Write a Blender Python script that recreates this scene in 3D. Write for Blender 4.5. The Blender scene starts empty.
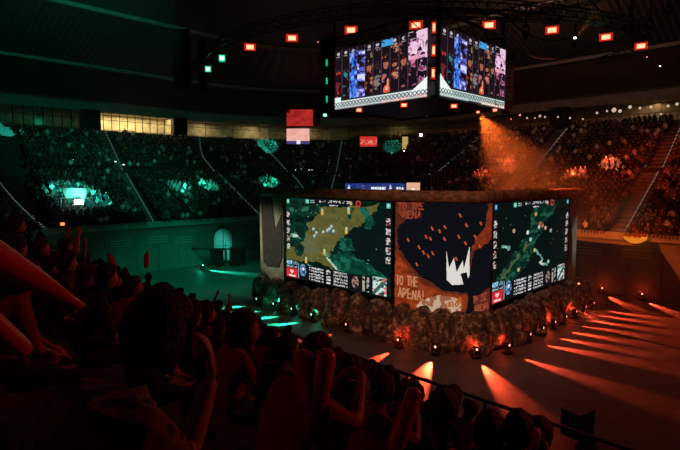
import bpy, math, random
import numpy as np
from mathutils import Vector, Matrix, noise
random.seed(7)
SC=bpy.context.scene
COL=SC.collection
R2=math.sqrt(2)
CU,CV,AU,AV,RR=28.0,23.0,20.0,30.0,8.0
A_,B_=AU-RR,AV-RR
F=500.0; PITCH=math.atan(45/F); EYE=10.0
def W(u,v,z=0.0): return ((u-v)/R2,(u+v)/R2,z)
def UV(x,y): return ((x+y)/R2,(y-x)/R2)
ARC=RR*math.pi/2
SEG=[2*B_,ARC,2*A_,ARC,2*B_,ARC,2*A_,ARC]
LEN=sum(SEG)
def P(s,t):
    s%=LEN
    i=0
    while s>SEG[i]: s-=SEG[i]; i+=1
    a=[0,1,2,3][i//2]*math.pi/2
    if i%2==0:
        if i==0: p=(A_,-B_+s)
        elif i==2: p=(A_-s,B_)
        elif i==4: p=(-A_,B_-s)
        else: p=(-A_+s,-B_)
    else:
        p=[(A_,B_),(-A_,B_),(-A_,-B_),(A_,-B_)][i//2]; a+=s/RR
    n=(math.cos(a),math.sin(a))
    return (CU+p[0]+n[0]*(RR+t),CV+p[1]+n[1]*(RR+t),a)
def ST(u,v):
    x,y=u-CU,v-CV
    cx=max(-A_,min(A_,x)); cy=max(-B_,min(B_,y))
    dx,dy=x-cx,y-cy
    if dx==0 and dy==0:
        ex=AU-abs(x); ey=AV-abs(y)
        if ex<ey: return ((y+B_) if x>0 else None, -ex)
        return (SEG[0]+ARC+(A_-x) if y>0 else None,-ey)
    d=math.hypot(dx,dy); t=d-RR
    a=math.atan2(dy,dx)%(2*math.pi)
    e=1e-9
    if abs(dy)<e and dx>0: s=y+B_
    elif dx>0 and dy>0: s=SEG[0]+a*RR
    elif abs(dx)<e and dy>0: s=SEG[0]+ARC+(A_-x)
    elif dx<0 and dy>0: s=SEG[0]+ARC+SEG[2]+(a-math.pi/2)*RR
    elif abs(dy)<e: s=SEG[0]+2*ARC+SEG[2]+(B_-y)
    else: s=0
    return (s,t)
def ztr(t):
    if t<0: return 0.0
    if t<12.4: return 5.15+.36*math.floor((t+.4)/.8)
    if t<14.0: return 10.55
    return 11.3+.46*math.floor((t-14)/.8)
def ray(px,py):
    c,s=math.cos(PITCH),math.sin(PITCH)
    a=(px-340)/F; b=(225-py)/F
    return (a, c+b*s, -s+b*c)
def hit(px,py):
    d=ray(px,py); k=9.0
    while k<140:
        x,y,z=d[0]*k,d[1]*k,EYE+d[2]*k
        s,t=ST(*UV(x,y))
        if y>25 and t>=0 and z<ztr(t): return (x,y,z,s,t)
        if z<0: return (x,y,z,s,t)
        k+=.05
def proj(x,y,z):
    c,s=math.cos(PITCH),math.sin(PITCH); z-=EYE
    d=y*c-z*s; h=y*s+z*c
    return (340+F*x/d,225-F*h/d)
def at(px,py,D):
    d=ray(px,py); k=D/d[1]
    return Vector((d[0]*k,D,EYE+d[2]*k))
# ---------------------------------------------------------------- mesh helper
class MB:
    def __init__(s): s.v=[];s.f=[];s.m=[];s.c=[]
    def add(s,vs,fs,m=0,c=None):
        o=len(s.v); s.v+= [tuple(p) for p in vs]; s.f+=[tuple(i+o for i in f) for f in fs]; s.m+=[m]*len(fs); s.c+=[c]*len(fs)
    def box(s,cx,cy,cz,sx,sy,sz,R=None,m=0):
        vs=[Vector((x*sx/2,y*sy/2,z*sz/2)) for x in(-1,1) for y in(-1,1) for z in(-1,1)]
        if R is not None: vs=[R@p for p in vs]
        s.add([p+Vector((cx,cy,cz)) for p in vs],[(0,1,3,2),(4,6,7,5),(0,4,5,1),(2,3,7,6),(0,2,6,4),(1,5,7,3)],m)
    def beam(s,a,b,w,h=None,m=0):
        a=Vector(a);b=Vector(b);h=h or w
        d=(b-a); L=d.length
        if L<1e-6: return
        d/=L; up=Vector((0,0,1)) if abs(d.z)<.95 else Vector((1,0,0))
        x=d.cross(up).normalized(); y=x.cross(d)
        vs=[p+x*i*w/2+y*j*h/2 for p in(a,b) for i,j in((-1,-1),(1,-1),(1,1),(-1,1))]
        s.add(vs,[(0,3,2,1),(4,5,6,7)]+[(i,(i+1)%4,(i+1)%4+4,i+4) for i in range(4)],m)
    def tube(s,pts,r,n=8,m=0,cap=True):
        pts=[Vector(p) for p in pts]; rs=r if isinstance(r,(list,tuple)) else [r]*len(pts)
        vs=[];px=None
        for i,p in enumerate(pts):
            d=(pts[min(i+1,len(pts)-1)]-pts[max(i-1,0)]).normalized()
            if px is None:
                up=Vector((0,0,1)) if abs(d.z)<.9 else Vector((1,0,0)); px=d.cross(up).normalized()
            px=(px-d*px.dot(d)).normalized(); py=d.cross(px)
            for k in range(n):
                a=2*math.pi*k/n; vs.append(p+(px*math.cos(a)+py*math.sin(a))*rs[i])
        fs=[(i*n+k,i*n+(k+1)%n,(i+1)*n+(k+1)%n,(i+1)*n+k) for i in range(len(pts)-1) for k in range(n)]
        if cap: fs+=[tuple(range(n))[::-1],tuple((len(pts)-1)*n+k for k in range(n))]
        s.add(vs,fs,m)
    def lathe(s,c,prof,n=16,m=0,R=None):
        vs=[]
        for r,z in prof:
            for k in range(n):
                a=2*math.pi*k/n; p=Vector((r*math.cos(a),r*math.sin(a),z))
                if R is not None:p=R@p
                vs.append(p+Vector(c))
        s.add(vs,[(i*n+k,i*n+(k+1)%n,(i+1)*n+(k+1)%n,(i+1)*n+k) for i in range(len(prof)-1) for k in range(n)]+[tuple(range(n))[::-1],tuple((len(prof)-1)*n+k for k in range(n))],m)
    def mesh(s,name,mats,smooth=False):
        me=bpy.data.meshes.new(name); me.from_pydata(s.v,[],s.f)
        for m in (mats if isinstance(mats,(list,tuple)) else [mats]): me.materials.append(m)
        me.polygons.foreach_set('material_index',s.m)
        if smooth: me.polygons.foreach_set('use_smooth',[True]*len(s.f))
        if any(c is not None for c in s.c):
            a=me.color_attributes.new('col','FLOAT_COLOR','CORNER')
            d=[]
            for f,c in zip(s.f,s.c):
                c=c or (0,0,0); d+=[c[0],c[1],c[2],1.0]*len(f)
            a.data.foreach_set('color',d)
        me.update(); return me
    def build(s,name,mats,parent=None,smooth=False,loc=None):
        o=bpy.data.objects.new(name,s.mesh(name,mats,smooth)); COL.objects.link(o)
        if parent: o.parent=parent
        if loc is not None: o.location=loc
        return o
def tag(o,label=None,cat=None,group=None,kind=None):
    if label:o['label']=label
    if cat:o['category']=cat
    if group:o['group']=group
    if kind:o['kind']=kind
    return o
def empty(name,loc=(0,0,0),label=None,cat=None,group=None,rz=0):
    o=bpy.data.objects.new(name,None); COL.objects.link(o); o.location=loc; o.rotation_euler=(0,0,rz)
    o.empty_display_size=.1
    return tag(o,label,cat,group)
def struct(o): o['kind']='structure'; return o
def copy_tree(o,loc=None,parent=None):
    c=o.copy(); COL.objects.link(c)
    if parent: c.parent=parent
    if loc is not None: c.location=loc
    for ch in list(o.children): copy_tree(ch,None,c)
    return c
# ---------------------------------------------------------------- materials
def mat(name,col,rough=.7,metal=0,var=.25,scale=3.0,bump=0.0,bscale=20,emis=None,est=0,attr=None,alpha=None):
    m=bpy.data.materials.new(name); m.use_nodes=True; nt=m.node_tree; n=nt.nodes; b=n['Principled BSDF']
    b.inputs['Roughness'].default_value=rough; b.inputs['Metallic'].default_value=metal
    tc=n.new('ShaderNodeTexCoord'); no=n.new('ShaderNodeTexNoise'); no.inputs['Scale'].default_value=scale; no.inputs['Detail'].default_value=5
    nt.links.new(tc.outputs['Object'],no.inputs['Vector'])
    mr=n.new('ShaderNodeMapRange'); mr.inputs['From Min'].default_value=.3; mr.inputs['From Max'].default_value=.7
    mr.inputs['To Min'].default_value=1-var; mr.inputs['To Max'].default_value=1+var
    nt.links.new(no.outputs['Fac'],mr.inputs['Value'])
    mx=n.new('ShaderNodeMix'); mx.data_type='RGBA'; mx.blend_type='MULTIPLY'; mx.inputs[0].default_value=1
    if attr:
        at_=n.new('ShaderNodeAttribute'); at_.attribute_name=attr; nt.links.new(at_.outputs['Color'],mx.inputs[6])
    else: mx.inputs[6].default_value=(*col,1)
    nt.links.new(mr.outputs[0],mx.inputs[7])
    nt.links.new(mx.outputs[2],b.inputs['Base Color'])
    if bump:
        nb=n.new('ShaderNodeTexNoise'); nb.inputs['Scale'].default_value=bscale; nb.inputs['Detail'].default_value=6
        nt.links.new(tc.outputs['Object'],nb.inputs['Vector'])
        bp=n.new('ShaderNodeBump'); bp.inputs['Strength'].default_value=bump; bp.inputs['Distance'].default_value=.05
        nt.links.new(nb.outputs['Fac'],bp.inputs['Height']); nt.links.new(bp.outputs[0],b.inputs['Normal'])
    if emis:
        b.inputs['Emission Color'].default_value=(*emis,1); b.inputs['Emission Strength'].default_value=est
    return m
def emat(name,col=None,st=1.0,attr=None,noisy=0,nscale=3):
    m=bpy.data.materials.new(name); m.use_nodes=True; nt=m.node_tree; n=nt.nodes; n.remove(n['Principled BSDF'])
    e=n.new('ShaderNodeEmission'); e.inputs['Strength'].default_value=st
    nt.links.new(e.outputs[0],n['Material Output'].inputs['Surface'])
    src=None
    if attr:
        a=n.new('ShaderNodeAttribute'); a.attribute_name=attr; src=a.outputs['Color']
    else: e.inputs['Color'].default_value=(*col,1)
    if noisy:
        tc=n.new('ShaderNodeTexCoord'); no=n.new('ShaderNodeTexNoise'); no.inputs['Scale'].default_value=nscale; no.inputs['Detail'].default_value=8
        nt.links.new(tc.outputs['Object'],no.inputs['Vector'])
        mr=n.new('ShaderNodeMapRange'); mr.inputs['From Min'].default_value=.35; mr.inputs['From Max'].default_value=.65
        mr.inputs['To Min'].default_value=1-noisy; mr.inputs['To Max'].default_value=1+noisy
        nt.links.new(no.outputs['Fac'],mr.inputs['Value'])
        mx=n.new('ShaderNodeMix'); mx.data_type='RGBA'; mx.blend_type='MULTIPLY'; mx.inputs[0].default_value=1
        if src: nt.links.new(src,mx.inputs[6])
        else: mx.inputs[6].default_value=(*col,1)
        nt.links.new(mr.outputs[0],mx.inputs[7]); src=mx.outputs[2]
    if src: nt.links.new(src,e.inputs['Color'])
    return m
M={}
M['black']=mat('black metal',(.012,.012,.013),.5,.3)
M['truss']=mat('truss aluminium',(.022,.022,.024),.45,.6,.2)
M['floor']=mat('arena floor',(.10,.09,.085),.55,0,.3,.8,.15,30)
M['wall']=mat('rink wall panel',(.20,.19,.18),.6,0,.15,.5,.1,8)
M['cap']=mat('parapet cap',(.42,.42,.40),.55,0,.12,1)
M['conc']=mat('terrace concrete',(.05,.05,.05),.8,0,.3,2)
M['soffit']=mat('brown soffit',(.06,.036,.022),.8,0,.25,.4)
M['roof']=mat('corrugated roof sheet',(.07,.075,.075),.6,.2,.15,.5)
M['fascia']=mat('grey fascia',(.22,.22,.22),.6,0,.15,.7)
M['cwall']=mat('concourse wall',(.5,.43,.27),.8,0,.35,1.2)
M['glass']=None
M['seat']=mat('seat plastic',(.05,.05,.055),.55)
M['crowd']=mat('crowd clothes',(1,1,1),.8,0,.15,6,attr='col')
M['rail']=mat('painted rail',(.06,.06,.06),.35,.6)
M['lensr']=emat('red lamp glass',(1,.035,.008),.55)
M['lensc']=emat('red lamp core',(1,.30,.16),2.7)
M['lensg']=emat('green lamp core',(.30,1,.62),5)
M['lensgr']=emat('green lamp glass',(.01,.8,.34),.7)
M['lensw']=emat('white lamp core',(1,.93,.85),8)
M['steplight']=emat('step light',(.55,.9,.8),.35)
M['steplightw']=emat('warm step light',(1,.75,.6),.5)
M['px']=emat('screen pixels',attr='col',st=1.0)
M['pxn']=emat('screen picture',attr='col',st=1.0,noisy=.45,nscale=1.6)
M['skin']=mat('skin',(.45,.27,.20),.55,0,.1)
M['hair']=mat('dark hair',(.012,.009,.008),.6,0,.3,30,.6,60)
M['hairb']=mat('brown hair',(.05,.028,.016),.6,0,.3,30,.6,60)
def cloth(n,c): M[n]=mat(n,c,.85,0,.2,8,.3,60); return n
cloth('black cotton',(.02,.02,.022)); cloth('grey cotton',(.15,.14,.13)); cloth('navy denim',(.02,.025,.05)); cloth('white cotton',(.45,.42,.38))
cloth('red jersey',(.30,.03,.03)); cloth('khaki shirt',(.30,.24,.18))
def glassmat(name,col,rough,alpha):
    m=bpy.data.materials.new(name); m.use_nodes=True; nt=m.node_tree; n=nt.nodes; b=n['Principled BSDF']
    b.inputs['Base Color'].default_value=(*col,1); b.inputs['Roughness'].default_value=rough; b.inputs['Alpha'].default_value=alpha
    return m
M['glass']=glassmat('window glass',(.4,.45,.42),.1,.15)
M['stick']=mat('red inflated film',(.75,.035,.03),.28,0,.1)
M['stick'].node_tree.nodes['Principled BSDF'].inputs['Transmission Weight'].default_value=.15
def patterned():
    m=mat('patterned shirt',(.16,.14,.13),.85,0,.2,8)
    nt=m.node_tree;n=nt.nodes;vo=n.new('ShaderNodeTexVoronoi');vo.inputs['Scale'].default_value=16
    tc=[x for x in n if x.type=='TEX_COORD'][0]; nt.links.new(tc.outputs['Object'],vo.inputs['Vector'])
    cr=n.new('ShaderNodeValToRGB'); cr.color_ramp.elements[0].position=.28; cr.color_ramp.elements[0].color=(.02,.02,.02,1); cr.color_ramp.elements[1].position=.36; cr.color_ramp.elements[1].color=(.17,.14,.13,1)
    nt.links.new(vo.outputs['Distance'],cr.inputs[0]); nt.links.new(cr.outputs[0],n['Principled BSDF'].inputs['Base Color']); return m
M['patterned']=patterned()
def rockmat():
    m=mat('painted rock',(.16,.12,.09),.85,0,.5,1.2,.8,6)
    nt=m.node_tree;n=nt.nodes;tc=[x for x in n if x.type=='TEX_COORD'][0]
    no=n.new('ShaderNodeTexNoise');no.inputs['Scale'].default_value=2.6;no.inputs['Detail'].default_value=9;no.inputs['Roughness'].default_value=.75
    nt.links.new(tc.outputs['Object'],no.inputs['Vector'])
    cr=n.new('ShaderNodeValToRGB'); e=cr.color_ramp.elements; e[0].position=.42; e[0].color=(.04,.033,.027,1); e[1].position=.62; e[1].color=(.62,.50,.36,1)
    k=e.new(.53); k.color=(.15,.12,.085,1)
    nt.links.new(no.outputs['Fac'],cr.inputs[0]); nt.links.new(cr.outputs[0],n['Principled BSDF'].inputs['Base Color']); return m
M['rock']=rockmat()
def ledgemat():
    m=mat('mossy ledge',(.24,.17,.10),.9,0,.7,3,.9,9); return m
M['ledge']=ledgemat()
M['panel']=mat('pale stone panel',(.34,.31,.24),.85,0,.3,1.5,.4,10)
M['slate']=mat('slate panel',(.045,.04,.038),.85,0,.4,6,.4,20)
def corr(m):
    nt=m.node_tree;n=nt.nodes
# ---------------------------------------------------------------- camera
cam=bpy.data.cameras.new('camera'); cam.sensor_width=36; cam.lens=F*36/680; cam.clip_start=.05; cam.clip_end=400
co=bpy.data.objects.new('camera',cam); COL.objects.link(co); co.location=(0,0,EYE); co.rotation_euler=(math.pi/2-PITCH,0,0); SC.camera=co
SC.view_settings.view_transform='Standard'; SC.view_settings.look='None'; SC.view_settings.gamma=1; SC.view_settings.use_curve_mapping=False; SC.view_settings.exposure=0
w=bpy.data.worlds.new('world'); SC.world=w; w.use_nodes=True; w.node_tree.nodes['Background'].inputs[0].default_value=(.01,.03,.025,1); w.node_tree.nodes['Background'].inputs[1].default_value=.05
# ---------------------------------------------------------------- bowl sweeps
def sweep(prof,s0,s1,step=1.0,closed=False,m=0,mb=None):
    mb=mb or MB(); n=max(2,int((s1-s0)/step)+1); k=len(prof); vs=[]
    for i in range(n):
        s=s0+(s1-s0)*i/(n-1)
        for t,z in prof:
            u,v,a=P(s,t); vs.append(W(u,v,z))
    kk=k if closed else k-1
    mb.add(vs,[(i*k+j,i*k+(j+1)%k,(i+1)*k+(j+1)%k,(i+1)*k+j) for i in range(n-1) for j in range(kk)],m)
    return mb
SL,SR,SNR=50.3,-18.0,LEN-18-12.57*0   # left/right split at the far corner
parts_s=dict(right=(-22.0,SL),left=(SL,93.0),near=(93.0,LEN-22.0))
fl=MB(); fl.add([W(*P(LEN*i/160,.2)[:2],0) for i in range(160)],[tuple(range(160))]); struct(fl.build('floor',M['floor']))
terr=[]
for k in range(0,16):
    t0=max(0,.8*k-.4); z=5.15+.36*k
    t1=.8*k+.4 if k<15 else 12.4
    terr+=[(t0,z),(t1,z)]
terr+=[(12.4,10.55),(14.0,10.55)]
for k in range(13): terr+=[(14+.8*k,11.3+.46*k),(14.8+.8*k,11.3+.46*k)]
terr+=[(24.4,17.28),(28.5,17.28)]
for nm,(a,b) in parts_s.items():
    wl=sweep([(0,0),(0,5.15)],a,b)
    # panel battens and a shadow gap are geometry
    sweep([(-.06,3.9),(-.06,4.05),(0,4.05),(0,3.9)],a,b,1,True,0,wl)
    s=a
    while s<b:
        u,v,an=P(s,-.03); x,y,z=W(u,v,1.95); wl.box(x,y,z,.08,.08,3.9,Matrix.Rotation(an+math.pi/4,3,'Z')); s+=2.4
    struct(wl.build('wall_'+nm,M['wall']))
    struct(sweep([(-.25,4.85),(-.25,5.45),(.12,5.45),(.12,5.1)],a,b,1,True).build('trim_parapet_'+nm,M['cap']))
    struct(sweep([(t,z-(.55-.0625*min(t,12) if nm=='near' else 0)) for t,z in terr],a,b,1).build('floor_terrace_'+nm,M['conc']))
    struct(sweep([(28.5,17.28),(28.5,20.1),(24.2,20.1)],a,b,1.5).build('wall_concourse_'+nm,M['cwall']))
    struct(sweep([(24.2,19.9),(24.0,21.1),(23.9,21.1),(23.4,21.3)],a,b,1.5).build('trim_fascia_'+nm,M['fascia']))
    struct(sweep([(23.4,21.3),(19.2,25.0)],a,b,1.5).build('ceiling_soffit_'+nm,M['soffit']))
    struct(sweep([(19.3,24.9),(18.6,24.9),(18.6,25.3)],a,b,1.5).build('trim_roof_edge_'+nm,M['fascia']))
    # corrugated roof panel: ribs as geometry
    rp=MB(); n=int((b-a)/.35); vs=[]
    for i in range(n+1):
        s=a+(b-a)*i/n; o=.12*(i%2)
        for t,z in((18.7,25.25+o),(7,28.9+o)):
            u,v,_=P(s,t); vs.append(W(u,v,z))
    rp.add(vs,[(2*i,2*i+1,2*i+3,2*i+2) for i in range(n)]); struct(rp.build('ceiling_panel_'+nm,M['roof']))
    struct(sweep([(7.2,28.7),(6.8,28.7),(6.8,29.2)],a,b,1.5).build('trim_panel_edge_'+nm,M['fascia']))
    struct(sweep([(6.9,29.1),(-6,32),(-12,33),(-19,33.3)],a,b,1.5).build('ceiling_'+nm,M['roof']))
cc=MB(); cc.add([W(*P(LEN*i/80,-18.5)[:2],33.28) for i in range(80)],[tuple(range(80))]); struct(cc.build('ceiling',M['roof']))
# aisles: far stand stairs with edge lights
AISLES=[(83.7,81.4),(73.1,69.2),(58.8,56.0),(50.9,53.3),(49.5,49.5),(43.4,40.2),(27.3,27.3),(13.0,13.7)]
def ais(i,t): return AISLES[i][0]+(AISLES[i][1]-AISLES[i][0])*t/23
names=['beside the far left side of the teal stand','left of the lit concourse windows','under the middle of the lit concourse windows','below the end of the lit windows','facing the camera straight on above the stage','behind the hanging screens','to the right of the hanging screens','with bright dotted edges in the red right-hand stand']
for i in range(8):
    big=i in(1,4,7); hw=.75 if i!=7 else .85
    root=empty('aisle_stairs',(0,0,0),'concrete stair aisle with edge lights, '+names[i],'stairs')
    st=MB(); lt=[MB(),MB()]
    def pt(t,off,z):
        u,v,a=P(ais(i,t),t); u+=-math.sin(a)*off; v+=math.cos(a)*off; return Vector(W(u,v,z))
    for k in range(30):
        for h in range(2):
            t=(.8*k-.4+.4*h) if k<16 else 14+.8*(k-16.0)+.4*h
            if t>24.2 or t<0: continue
            z=ztr(t+.01)+(.18 if h else 0)*0
            zz=ztr(t+.01)+.18*h
            c=[pt(t,-hw,zz+.03),pt(t,hw,zz+.03),pt(t+.4,hw,zz+.03),pt(t+.4,-hw,zz+.03)]
            d=[p-Vector((0,0,.25)) for p in c]
            st.add(c+d,[(0,1,2,3),(0,4,5,1),(1,5,6,2),(2,6,7,3),(3,7,4,0)])
            for q,sg in enumerate((-1,1)):
                a_=pt(t+.02,sg*hw,zz+.10); b_=pt(t+.28,sg*hw,zz+.10)
                if i in (1,4,7) or q==0: lt[q].beam(a_,b_,.055,.04)
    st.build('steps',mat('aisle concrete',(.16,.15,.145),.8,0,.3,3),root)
    for q in range(2):
        if lt[q].f: lt[q].build('edge_light',M['steplightw' if i in (6,7) else 'steplight'],root)
def near_aisle(s,t,w=1.0):
    sc_=1.0
    for a in [ais(i,t) for i in range(8)]:
        ds=abs((s-a+LEN/2)%LEN-LEN/2)
        # in corners the spacing spreads with t
        inc=44<a<56.57
        if ds*((RR+t)/RR if inc else 1)<w: return True
    return False
# ---------------------------------------------------------------- raster pictures for screens
def vnoise(A,B,sc,seed,oct=4):
    rs=np.random.RandomState(seed); out=np.zeros_like(A); amp=.5; tot=0
    for o in range(oct):
        g=rs.rand(64,64); x=A*sc*(2**o)%63; y=B*sc*(2**o)%63
        xi=x.astype(int);yi=y.astype(int);fx=x-xi;fy=y-yi;fx=fx*fx*(3-2*fx);fy=fy*fy*(3-2*fy)
        out+=amp*((g[yi,xi]*(1-fx)+g[yi,xi+1]*fx)*(1-fy)+(g[yi+1,xi]*(1-fx)+g[yi+1,xi+1]*fx)*fy); tot+=amp; amp*=.5
    return out/tot
def inpoly(A,B,pts):
    r=np.zeros(A.shape,bool); n=len(pts)
    for i in range(n):
        x1,y1=pts[i];x2,y2=pts[(i+1)%n]
        if y1==y2: continue
        c=((y1>B)!=(y2>B))&(A<(x2-x1)*(B-y1)/(y2-y1)+x1); r^=c
    return r
def ell(A,B,x,y,rx,ry): return ((A-x)/rx)**2+((B-y)/ry)**2<1
def rct(A,B,x0,y0,x1,y1): return (A>=x0)&(A<x1)&(B>=y0)&(B<y1)
def stroke(A,B,p,q,w,asp=1.0):
    x1,y1=p;x2,y2=q; dx,dy=(x2-x1)*asp,y2-y1; L=dx*dx+dy*dy+1e-12
    t=np.clip(((A-x1)*asp*dx+(B-y1)*dy)/L,0,1)
    return np.hypot((A-x1)*asp-t*dx,(B-y1)-t*dy)<w
FONT={'T':[((0,0),(1,0)),((.5,0),(.5,1))],'O':[((.5,0),(0,.3)),((0,.3),(.05,.8)),((.05,.8),(.5,1)),((.5,1),(.95,.75)),((.95,.75),(.95,.25)),((.95,.25),(.5,0))],
'H':[((0,0),(0,1)),((.9,0),(.9,1)),((0,.5),(.9,.5))],'E':[((0,0),(0,1)),((0,0),(.85,0)),((0,.5),(.7,.5)),((0,1),(.85,1))],
'A':[((.5,0),(0,1)),((.5,0),(1,1)),((.2,.62),(.8,.62))],'R':[((0,0),(0,1)),((0,0),(.8,.1)),((.8,.1),(.75,.45)),((.75,.45),(0,.5)),((.3,.5),(.95,1))],
'N':[((0,1),(0,0)),((0,0),(.85,1)),((.85,1),(.9,0))],'!':[((.3,0),(.25,.65)),((.25,.93),(.25,1))],'M':[((0,1),(.1,0)),((.1,0),(.5,.7)),((.5,.7),(.9,0)),((.9,0),(1,1))],'V':[((0,0),(.5,1)),((.5,1),(1,0))],
'K':[((0,0),(0,1)),((.9,0),(0,.55)),((.3,.4),(.95,1))],'I':[((.4,0),(.4,1))],' ':[]}
def write(A,B,txt,x,y,cw,ch,w,gap=.3,slope=0,asp=1.0):
    r=np.zeros(A.shape,bool)
    for i,c in enumerate(txt):
        ox=x+i*cw*(1+gap); oy=y+slope*i
        for p,q in FONT[c]: r|=stroke(A,B,(ox+p[0]*cw,oy+p[1]*ch),(ox+q[0]*cw,oy+q[1]*ch),w,asp)
    return r
def raster(fn,nx,ny,C,name,m,parent):
    a=np.linspace(0,1,nx+1); b=np.linspace(0,1,ny+1)
    vs=[fn(x,y) for y in b for x in a]
    mb=MB(); mb.v=[tuple(p) for p in vs]
    w=nx+1
    mb.f=[(j*w+i,(j+1)*w+i,(j+1)*w+i+1,j*w+i+1) for j in range(ny) for i in range(nx)]
    me=bpy.data.meshes.new(name); me.from_pydata(mb.v,[],mb.f); me.materials.append(m)
    at_=me.color_attributes.new('col','FLOAT_COLOR','CORNER')
    c4=np.concatenate([np.clip(C,0,4),np.ones(C.shape[:2]+(1,))],2).reshape(-1,4)
    at_.data.foreach_set('color',np.repeat(c4,4,axis=0).astype(np.float32).ravel())
    o=bpy.data.objects.new(name,me); COL.objects.link(o)
    if parent:o.parent=parent
    return o
def grid(nx,ny):
    a=(np.arange(nx)+.5)/nx; b=(np.arange(ny)+.5)/ny; return np.meshgrid(a,b)
def put(C,mask,col,k=1.0):
    C[mask]=C[mask]*(1-k)+np.array(col)*k
def hud_common(C,A,B,rs,left):
    # side columns of portraits and names
    for x0,x1 in((.008,.040),(.955,.99)):
        for i in range(5):
            y=.17+i*.10
            n=vnoise(A,B,90,rs.randint(99),2)
            m=rct(A,B,x0,y,x1,y+.075); put(C,m,(.02,.02,.025)); put(C,m&(n>.52),(.62,.60,.58)); put(C,m&(n<.36),(.25,.06,.05))
        put(C,rct(A,B,x0+.002,.015,x1-.002,.065),(.10,.55,.45) if left else (.04,.25,.5)); put(C,rct(A,B,x0+.012,.03,x1-.012,.05),(.8,.9,.9))
    # top bar
    put(C,rct(A,B,.30,0,.72,.055),(.008,.008,.01)); n=vnoise(A,B,120,5,2)
    put(C,rct(A,B,.36,.012,.66,.04)&(n>.56),(.6,.6,.62)); put(C,rct(A,B,.44,.055,.56,.085),(.008,.008,.01)); put(C,rct(A,B,.46,.06,.54,.078)&(n>.5),(.6,.6,.6))
    put(C,rct(A,B,.22,.01,.255,.055),(.15,.65,.5)); put(C,rct(A,B,.27,.015,.31,.05)&(n>.45),(.4,.5,.5))
    put(C,ell(A,B,.725,.035,.022,.04),(.55,.04,.03)); put(C,ell(A,B,.725,.035,.011,.02),(.03,.0,.0)); put(C,ell(A,B,.66,.035,.012,.022),(.5,.35,.15))
    # bottom panel
    put(C,rct(A,B,0,.775,.15,1.0),(.006,.008,.012)); put(C,rct(A,B,.13,.81,.98,1.0),(.006,.007,.010))
    n=vnoise(A,B,70,11,2)
    put(C,rct(A,B,.005,.785,.065,.835),(.10,.35,.5)); put(C,rct(A,B,.005,.785,.065,.835)&(n>.52),(.6,.85,.9))
    put(C,rct(A,B,.07,.785,.125,.835)&(n>.5),(.12,.25,.28))
    put(C,rct(A,B,.005,.845,.12,.868)&(n>.48),(.35,.5,.6))
    put(C,rct(A,B,.0,.88,.125,.995),(.62,.025,.035))
    # heart-like mark and word bar on the red label
    put(C,ell(A,B,.052,.915,.012,.016)|ell(A,B,.070,.915,.012,.016)|inpoly(A,B,[(.041,.92),(.081,.92),(.061,.95)]),(.8,.55,.55))
    put(C,rct(A,B,.025,.963,.10,.982)&(n>.42),(.85,.75,.75))
    put(C,rct(A,B,.135,.80,.141,.99),(.35,.45,.5))
    m=ell(A,B,.185,.88,.035,.075); put(C,m,(.01,.03,.08)); put(C,m&(n>.5),(.15,.32,.6)); put(C,ell(A,B,.19,.865,.012,.02),(.75,.8,.85))
    m=ell(A,B,.70,.90,.03,.07); put(C,m,(.04,.01,.01)); put(C,m&(n>.5),(.35,.22,.18))
    n2=vnoise(A,B,140,17,2)
    for i in range(5):
        y=.822+i*.036
        for x0,x1,c in((.255,.262,(.8,.8,.8)),(.275,.40,(.62,.62,.62)),(.43,.47,(.85,.85,.85)),(.50,.63,(.62,.60,.6))):
            m=rct(A,B,x0,y,x1,y+.020)
            put(C,m&(n2>.47),c)
    put(C,rct(A,B,.765,.82,.782,.985)&(n>.45),(.5,.45,.3)); put(C,rct(A,B,.80,.82,.82,.985)&(n>.45),(.4,.42,.42))
    x0=.85; m=rct(A,B,x0,.80,.965,.99); put(C,m,(.02,.06,.05)); put(C,m&(vnoise(A,B,45,23,2)>.5),(.55,.75,.68))
    put(C,m&(abs((A-x0)/.115+(B-.8)/.19-1)<.14),(.05,.10,.09)); put(C,m&(vnoise(A,B,30,29,2)>.66),(.7,.15,.12))
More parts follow.
